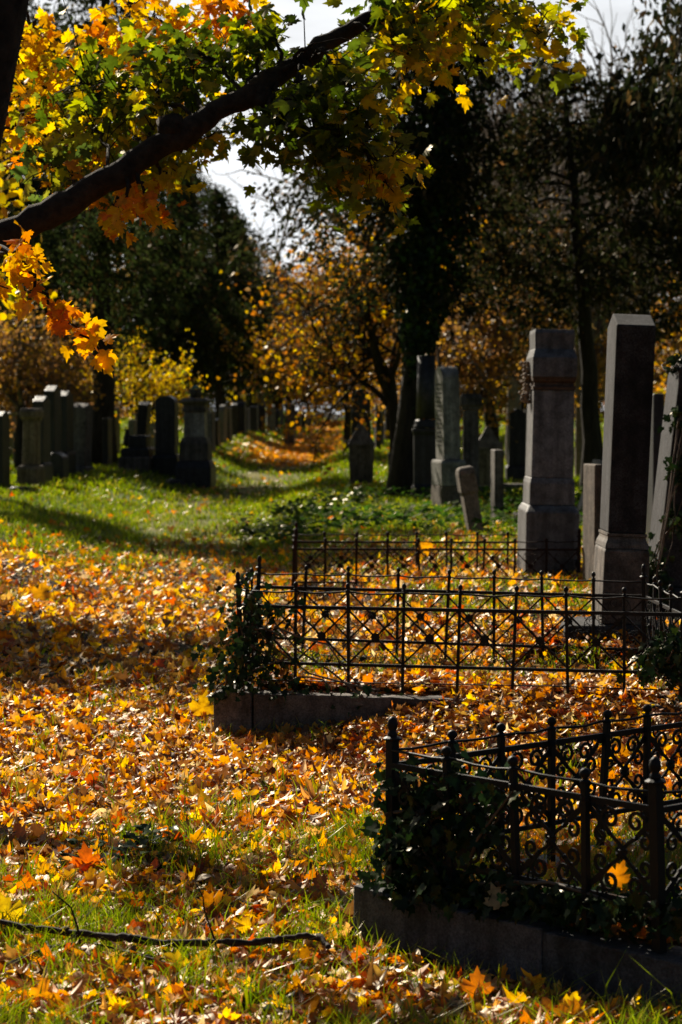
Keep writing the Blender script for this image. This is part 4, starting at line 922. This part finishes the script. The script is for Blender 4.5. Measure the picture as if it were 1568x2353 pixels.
# far wood closing the view
GF = 'far trees closing the view'
r_ = np.random.default_rng(5); srcs = [con1, con3, dc1, con2, dc3]
for i, px in enumerate(range(-260, 1860, 88)):
    D = r_.uniform(150, 190); s_ = srcs[i % 5]; sc = r_.uniform(.9, 1.3)*(1.6 if s_ in (dc1, dc3) else 1.0)
    if 560 < px < 860: sc *= .62
    kind = {0: 'broad far conifer', 1: 'narrow far conifer', 2: 'far orange tree', 3: 'spreading far evergreen', 4: 'far brown twiggy tree'}[i % 5]
    dup(s_, gl(px, D), r_.uniform(0, 6), (sc*1.25, sc*1.25, sc), f'{kind} in the wood that closes the view', GF)

for i, px in enumerate(range(-300, 1900, 62)):
    if 640 < px < 800: continue
    s_ = srcs[(i*2+1) % 5]; D = r_.uniform(125, 148); s_ = (con3, con1)[i % 2] if 330 < px < 660 else s_; sc = r_.uniform(.55, .8)*(1.5 if s_ in (dc1, dc3) else 1.0); p_ = gl(px, D)
    kind = {con1: 'low broad conifer', con3: 'low narrow conifer', dc1: 'low orange bush tree', con2: 'low spreading evergreen', dc3: 'low brown twiggy bush'}[s_]
    dup(s_, (p_[0], p_[1], p_[2] - 1.6*sc), r_.uniform(0, 6), (sc*1.7, sc*1.7, sc), f'{kind} in the undergrowth before the closing wood', 'undergrowth trees before the far wood')
# --- the maple: trunk, limb, twigs, leaves -------------------------------------------
root = empty('maple_tree', (-3.95, 11.2, g1(-3.95, 11.2)), 'autumn maple whose long dark limb crosses the top of the view from the left', 'tree'); o0 = np.array(root.location)
mb = MB(); tp = [(-3.95, 11.2, -.4), (-3.95, 11.2, .3), (-3.9, 11.15, 1.0), (-3.85, 11.1, 1.7), (-3.8, 11.1, 2.6), (-3.65, 11.1, 3.6), (-3.3, 11.1, 5.0), (-2.9, 11.2, 6.6)]
mb.tube(np.array(tp) - (o0[0], o0[1], 0) - (0, 0, o0[2]), [.33, .24, .2, .19, .16, .14, .1, .04], 14); mb.build('trunk', M['maple_bark'], root, True)
LP = [(-330, 690, 10.45), (-160, 620, 10.3), (0, 549, 10.2), (100, 496, 10.15), (190, 452, 10.15), (290, 388, 10.1), (400, 318, 10.1), (490, 262, 10.15), (590, 208, 10.2), (680, 150, 10.3), (760, 95, 10.4), (850, 42, 10.5), (930, -5, 10.6), (1030, -60, 10.8), (1150, -130, 11.0)]
LPts = np.array([at(*q) for q in LP]); LPts[0] = (-3.87, 11.1, 1.25); LPts[1] = (-2.1, 10.55, 1.93)
tt = np.linspace(0, len(LP)-1, 60); LS = np.stack([np.interp(tt, np.arange(len(LP)), LPts[:, k]) for k in range(3)], 1)
for _ in range(3): LS[1:-1] = (LS[:-2] + 2*LS[1:-1] + LS[2:])/4
LR = np.interp(tt, np.arange(len(LP)), [.12, .098, .092, .09, .084, .078, .078, .066, .07, .06, .055, .05, .045, .035, .02])
LR = LR*.74*(1 + .05*np.sin(tt*4.1) + .04*np.sin(tt*9.3)); LS += RNG.normal(0, .006, LS.shape)
mb = MB(); mb.tube(LS - o0, LR, 14)
for px, py, D, q in ((385, 300, 10.1, .05), (600, 235, 10.2, .05), (395, 298, 10.1, .045)):
    c = at(px, py, D); mb.tube([c - o0 + (0, 0, .05 if py > 220 else 0), c - o0 + (.01, -.02, -.01), c - o0 + (.02, -.03, -.03)], [.05, q, .025], 8)
mb.build('limb', M['maple_bark'], root, True)
# twigs: (points in measured units, colour mix yellow/green/orange, leaves, spread)
TW = []
def tw(pts, col, n, sp): TW.append((pts, col, n, sp))
# upper left, yellow
tw([(-150, 330, 11.8), (60, 250, 12.0), (180, 200, 12.1), (300, 170, 12.2)], 'y', 110, .16)
tw([(-120, 120, 11.6), (50, 160, 12.2), (150, 200, 12.3), (200, 260, 12.3)], 'y', 95, .17)
tw([(-80, 60, 11.6), (70, 95, 12.0), (160, 130, 12.2)], 'y', 60, .13)
tw([(60, 30, 12), (85, 60, 12.0), (80, 120, 12)], 'y', 18, .08)
tw([(-100, 360, 11.3), (20, 300, 11.6), (80, 270, 11.8), (140, 290, 11.8)], 'o', 50, .1)
tw([(0, 260, 11.6), (120, 270, 11.8), (260, 290, 11.9), (360, 330, 11.9)], 'yg', 90, .15)
# top centre yellow
tw([(250, -40, 11.8), (330, 40, 12.0), (420, 70, 12.1), (520, 60, 12.1)], 'y', 110, .13)
tw([(300, 0, 12.0), (330, 90, 12.1), (350, 160, 12.2), (420, 190, 12.2)], 'y', 95, .15)
tw([(180, 60, 12.1), (230, 75, 12.1), (245, 80, 12.1)], 'o', 14, .07)
tw([(480, -20, 11.9), (520, 20, 12), (550, 40, 12)], 'o', 40, .10)
tw([(380, 120, 12.2), (460, 110, 12.2), (530, 130, 12.2)], 'y', 60, .13)
# green middle
tw([(460, 280, 10.2), (370, 220, 10.6), (270, 190, 10.9), (180, 190, 11.0)], 'g', 120, .16)
tw([(480, 260, 10.2), (420, 190, 10.6), (360, 200, 10.9), (300, 250, 11.0)], 'g', 110, .17)
tw([(560, 220, 10.2), (510, 150, 10.5), (450, 120, 10.8), (380, 130, 11.0)], 'g', 100, .16)
tw([(560, 220, 10.2), (600, 150, 10.3), (590, 110, 10.4), (560, 120, 10.4)], 'g', 70, .11)
tw([(650, 160, 10.25), (640, 100, 10.3), (615, 70, 10.3), (595, 75, 10.2)], 'g', 55, .09)
tw([(650, 160, 10.2), (700, 110, 10.1), (740, 110, 10.0), (770, 150, 9.9)], 'g', 90, .13)
tw([(260, 400, 10.1), (240, 320, 10.6), (200, 280, 10.9), (150, 330, 11.0)], 'yg', 80, .15)
tw([(330, 360, 10.1), (350, 290, 10.5), (330, 240, 10.7)], 'yg', 60, .15)
tw([(180, 450, 10.2), (160, 390, 10.8), (120, 370, 11.0)], 'dg', 70, .13)
tw([(250, 410, 10.2), (210, 400, 10.9), (240, 380, 11.0)], 'oy', 30, .12)
# under the limb right: long hanging spray
tw([(700, 140, 10.2), (740, 200, 9.9), (770, 280, 9.8), (800, 340, 9.8)], 'g', 110, .15)
tw([(740, 110, 10.2), (800, 190, 9.9), (830, 270, 9.8), (850, 350, 9.75), (890, 420, 9.7)], 'gy', 120, .13)
tw([(690, 150, 10.2), (660, 230, 10.0), (640, 290, 9.9), (655, 340, 9.9)], 'g', 50, .09)
tw([(700, 150, 10.2), (700, 250, 9.9), (740, 330, 9.85), (790, 380, 9.8)], 'g', 80, .13)
tw([(810, 330, 9.8), (860, 380, 9.75), (890, 430, 9.7)], 'y', 26, .06)
tw([(760, 350, 9.8), (770, 395, 9.8), (772, 408, 9.8)], 'yg', 10, .05)
tw([(640, 190, 10.2), (620, 240, 10.1), (600, 300, 10.1), (612, 330, 10.1)], 'g', 24, .06)
# top right
tw([(880, 20, 10.5), (900, 80, 10.3), (930, 120, 10.2), (960, 150, 10.2)], 'yg', 70, .13)
tw([(900, 10, 10.5), (960, 60, 10.4), (990, 110, 10.3), (920, 180, 10.2)], 'y', 56, .12)
tw([(960, -20, 10.6), (1030, 40, 10.6), (1080, 80, 10.6), (1120, 110, 10.6)], 'gy', 90, .14)
tw([(1000, -40, 10.7), (1100, 20, 10.8), (1180, 30, 10.8), (1240, 70, 10.8), (1260, 110, 10.8)], 'gy', 90, .13)
tw([(1060, -60, 10.8), (1150, -10, 10.9), (1230, 10, 11), (1260, 60, 11)], 'yg', 40, .10)
tw([(860, 40, 10.5), (960, 20, 10.5), (1080, 20, 10.6)], 'g', 90, .14)
tw([(800, 60, 10.4), (860, 60, 10.3), (900, 40, 10.3)], 'g', 40, .10)
# low left hanging orange chain and tufts
tw([(-200, 560, 9.8), (-60, 555, 8.9), (40, 590, 8.4), (90, 650, 8.3), (140, 735, 8.3), (200, 770, 8.3), (240, 795, 8.3)], 'oy', 38, .05)
tw([(-200, 600, 9.4), (-50, 640, 8.6), (15, 660, 8.4)], 'y', 18, .06)
tw([(-60, 555, 8.9), (40, 575, 8.4), (60, 610, 8.4)], 'oy', 16, .07)
tw([(300, 385, 10.1), (290, 440, 10.0), (265, 470, 10.0), (255, 485, 10.0)], 'oy', 30, .07)
tw([(310, 385, 10.1), (340, 450, 10.0), (340, 470, 10.0)], 'o', 26, .07)
tw([(400, 315, 10.1), (420, 350, 10.2), (460, 320, 10.3), (510, 290, 10.3)], 'yg', 36, .08)
tw([(350, 350, 10.1), (370, 400, 10.2), (400, 390, 10.2)], 'yg', 22, .08)
# crown above and beyond the frame
tw([(-300, -330, 11.0), (0, -330, 11.4), (300, -330, 11.8), (600, -330, 12)], 'y', 100, .25)
tw([(300, -450, 10.8), (600, -400, 11), (900, -350, 11), (1300, -250, 11)], 'yg', 100, .25)
tw([(-420, 300, 11.0), (-330, 340, 11.2), (-220, 360, 11.2)], 'o', 60, .15)
CT = {'y': [(4, (.72, .46, .03)), (1, (.68, .33, .03)), (1.4, (.52, .46, .05))], 'o': [(3, (.68, .32, .03)), (2, (.55, .18, .02)), (1, (.7, .45, .04))], 'oy': [(2, (.7, .33, .03)), (2, (.74, .45, .03)), (1, (.6, .2, .02))],
      'g': [(4, (.075, .11, .016)), (2, (.14, .17, .02)), (.9, (.38, .36, .04))], 'yg': [(2, (.62, .45, .04)), (2, (.34, .34, .04)), (1.5, (.16, .19, .03))], 'gy': [(2, (.14, .18, .025)), (2, (.38, .36, .04)), (1.5, (.68, .46, .04))],
      'dg': [(3, (.09, .14, .03)), (1, (.3, .3, .05)), (.6, (.55, .25, .04))]}
r = np.random.default_rng(31); parts = []; wm = MB()
for pts, col, n, sp in TW:
    n = int(n*1.55); sp = sp*.8
    Q = np.array([at(*q) for q in pts]); s_ = np.linspace(0, len(Q)-1, len(Q)*5); QS = np.stack([np.interp(s_, np.arange(len(Q)), Q[:, k]) for k in range(3)], 1)
    for _ in range(2): QS[1:-1] = (QS[:-2] + 2*QS[1:-1] + QS[2:])/4
    QS[1:] += r.normal(0, .010, QS[1:].shape)
    wm.tube(QS - o0, np.linspace(.011, .003, len(QS)), 6, False)
    pal = CT[col]; t = r.uniform(.12, 1.03, n)**.8*(len(QS)-1); B = np.stack([np.interp(t, np.arange(len(QS)), QS[:, k]) for k in range(3)], 1)
    off = r.normal(0, sp, (n, 3))*[1, 1.3, .85]; off[:, 2] -= sp*.2; P = B + off
    li = np.argmin(((P[:, None, [0, 2]] - LS[None][:, :, [0, 2]])**2).sum(2), 1); near_ = (np.linalg.norm(P[:, [0, 2]] - LS[li][:, [0, 2]], axis=1) < .12) & (LS[li][:, 0] < .12) & (P[:, 1] < LS[li][:, 1] + .15)
    P[:, 1] = np.where(near_, LS[li][:, 1] + r.uniform(.15, .6, n), P[:, 1]); off = P - B
    if sp > .1:
        for j in range(0, n, 5): wm.tube([B[j]-o0, B[j]-o0 + off[j]*.6 + (0, 0, .02), P[j]-o0], [.004, .003, .0015], 4, False)
    tip = off/(np.linalg.norm(off, axis=1)[:, None]+1e-6)*.5 + np.array((0, 0, -.75)) + r.normal(0, .35, (n, 3))
    nr = np.stack([r.normal(0, .6, n), r.normal(-.25, .6, n), r.uniform(.1, 1., n)], 1)
    parts.append(leaves(P - o0, nr, tip, r.uniform(.052, .096, n), pick(r, pal, n, .12), TH, .22, r, .015))
wm.build('twigs', M['maple_bark'], root, True)
big_mesh('crown', *joinm(parts), M['maple_leaf'], root)
t2 = empty('leaning_tree', (-1.75, 6.5, g1(-1.75, 6.5)), 'dark leaning trunk cutting the upper left corner in front of the maple leaves', 'tree'); o2 = np.array(t2.location)
mb = MB(); tp = np.array([(-1.75, 6.5, -.3), (-1.68, 6.5, .3), (-1.45, 6.4, 1.0), (-1.2, 6.3, 1.7), (-1.02, 6.2, 2.27), (-.945, 6.2, 2.63), (-.9, 6.2, 3.2), (-.8, 6.3, 4.2), (-.7, 6.4, 5.6)])
mb.tube(tp - o2, [.22, .15, .128, .115, .107, .104, .095, .07, .03], 12)
for q in ((-.82, 6.3, 4.0), (-.76, 6.35, 4.8)): mb.tube(np.array([q, (q[0]+.5, q[1]+.2, q[2]+.5), (q[0]+1.1, q[1]+.3, q[2]+.8)]) - o2, [.05, .035, .01], 6)
mb.build('trunk', M['maple_bark'], t2, True)
P = np.concatenate([np.array((-.4, 7.1, 5.2)) + r.normal(0, 1, (500, 3))*(.6, .5, .5)]); v = leaves(P - o2, runit(r, 500) + (0, 0, .5), runit(r, 500)*.6 + (0, 0, -.7), r.uniform(.07, .12, 500), pick(r, CT['y'], 500), TH, .2, r)
big_mesh('crown', *v, M['maple_leaf'], t2)
# shade tree standing just outside the left of the view
decid('autumn_tree', 'small yellow tree standing outside the left edge, beyond the maple', (-4.7, 18.0, .2), 4.4, 205, 7500, P_YE, GA, .07, leaf=.095, trunk_h=.4, spread=.5)

# ------------------------------------------------------------------ ivy on the fences and stones
GI = 'ivy growing on fences and stones'
def ivy_patch(label, spots, n, seed, smin=.035, smax=.065, stems=None):
    """spots: (centre, sigma xyz, weight)"""
    r = np.random.default_rng(seed); wts = np.array([s[2] for s in spots], float); wts /= wts.sum(); i = r.choice(len(spots), n, p=wts)
    C = np.array([s[0] for s in spots])[i]; S_ = np.array([s[1] for s in spots])[i]; P = C + r.normal(0, 1, (n, 3))*S_
    P[:, 2] = np.maximum(P[:, 2], ground(P[:, 0], P[:, 1]) + .01)
    st = []
    for k in range(14):
        a, b = spots[r.integers(len(spots))], spots[r.integers(len(spots))]; p0 = np.array(a[0]) + r.normal(0, .5, 3)*a[1]; p1 = np.array(b[0]) + r.normal(0, .8, 3)*b[1]
        m = (p0+p1)/2 + r.normal(0, .03, 3); st.append([p0, (p0+m)/2 + r.normal(0, .01, 3), m, (m+p1)/2 + r.normal(0, .01, 3), p1])
    nr = np.stack([r.normal(-.3, .5, n), r.normal(-.5, .5, n), r.uniform(0, 1, n)], 1)
    return ivy('ivy_plant', label, P, nr, r.uniform(smin, smax, n), r, st, None, GI, tuple(np.array(spots[0][0])))
S0 = []
for px, py, D, sx, sz, w_ in [(560, 1420, 10.65, .05, .10, 3), (555, 1490, 10.6, .07, .10, 4), (545, 1560, 10.55, .06, .05, 2.5), (600, 1460, 10.6, .06, .08, 2.2), (620, 1560, 10.58, .10, .03, 1.5), (590, 1400, 10.7, .03, .05, 1), (520, 1585, 10.55, .05, .025, .8), (700, 1590, 10.5, .16, .025, 1.2), (840, 1600, 10.4, .12, .025, 1), (640, 1450, 10.55, .06, .06, .8), (660, 1395, 10.55, .10, .012, .5), (680, 1522, 10.5, .12, .015, .6)]:
    S0.append((tuple(at(px, py, D)), (sx, .07, sz), w_))
ivy_patch('ivy smothering the corner post and granite kerb of the middle fence', S0, 540, 1, .025, .06)
S1 = []
for px, py, D, sx, sz, w_ in [(930, 1890, 6.5, .04, .06, 3), (985, 1860, 6.4, .05, .06, 3.5), (1055, 1850, 6.3, .05, .06, 3.5), (930, 1960, 6.45, .04, .05, 3.5), (1000, 1960, 6.35, .06, .05, 4), (1090, 1900, 6.2, .05, .05, 1.6), (930, 2030, 6.42, .05, .03, 2.5), (1030, 2050, 6.3, .06, .025, 2.6), (1040, 1800, 6.3, .02, .03, .8), (1130, 1830, 6.2, .035, .035, .6), (1160, 1820, 6.1, .05, .012, .35), (1150, 2010, 6.1, .06, .015, .5), (890, 1830, 6.47, .02, .05, .4)]:
    S1.append((tuple(at(px, py, D)), (sx, .05, sz), w_))
ivy_patch('ivy wrapped over the left corner of the near fence', S1, 1000, 2, .025, .058)
S2 = []
for k in range(9):
    p0 = k0 + FA*(.28 + k*.11) + np.array((.075, .065)); S2.append(((p0[0], p0[1], .155 + .01*k), (.07, .05, .022), 1.))
ivy_patch('low ivy and dead leaves creeping along the top of the near kerb', S2, 900, 3, .03, .055)
S3 = [(tuple(at(px, py, D)), (.05, .06, .05), w_) for px, py, D, w_ in [(1520, 1500, 10.15, 3), (1560, 1480, 10.1, 2.5), (1500, 1535, 10.2, 2), (1560, 1540, 10.1, 2.5)]]
ivy_patch('ivy on the right end of the middle fence at the picture edge', S3, 230, 4)
S4 = [(tuple(at(px, py, D)), (.04, .05, .05), w_) for px, py, D, w_ in [(1490, 1330, 13.0, 3), (1480, 1390, 12.95, 2), (1500, 1290, 13.1, 1.5), (1510, 1360, 13.0, 2), (1555, 1200, 13.1, 1), (1560, 1080, 13.15, 1), (1562, 960, 13.15, .7)]]
ivy_patch('ivy climbing the foot and edge of the brown leaning stone at right', S4, 520, 6)
S5 = [(tuple(at(px, py, D)), (.03, .06, .012), w_) for px, py, D, w_ in [(1558, 828, 13.35, 3), (1548, 850, 13.25, 1)]]
ivy_patch('few ivy sprigs on top of the brown leaning stone', S5, 40, 7)
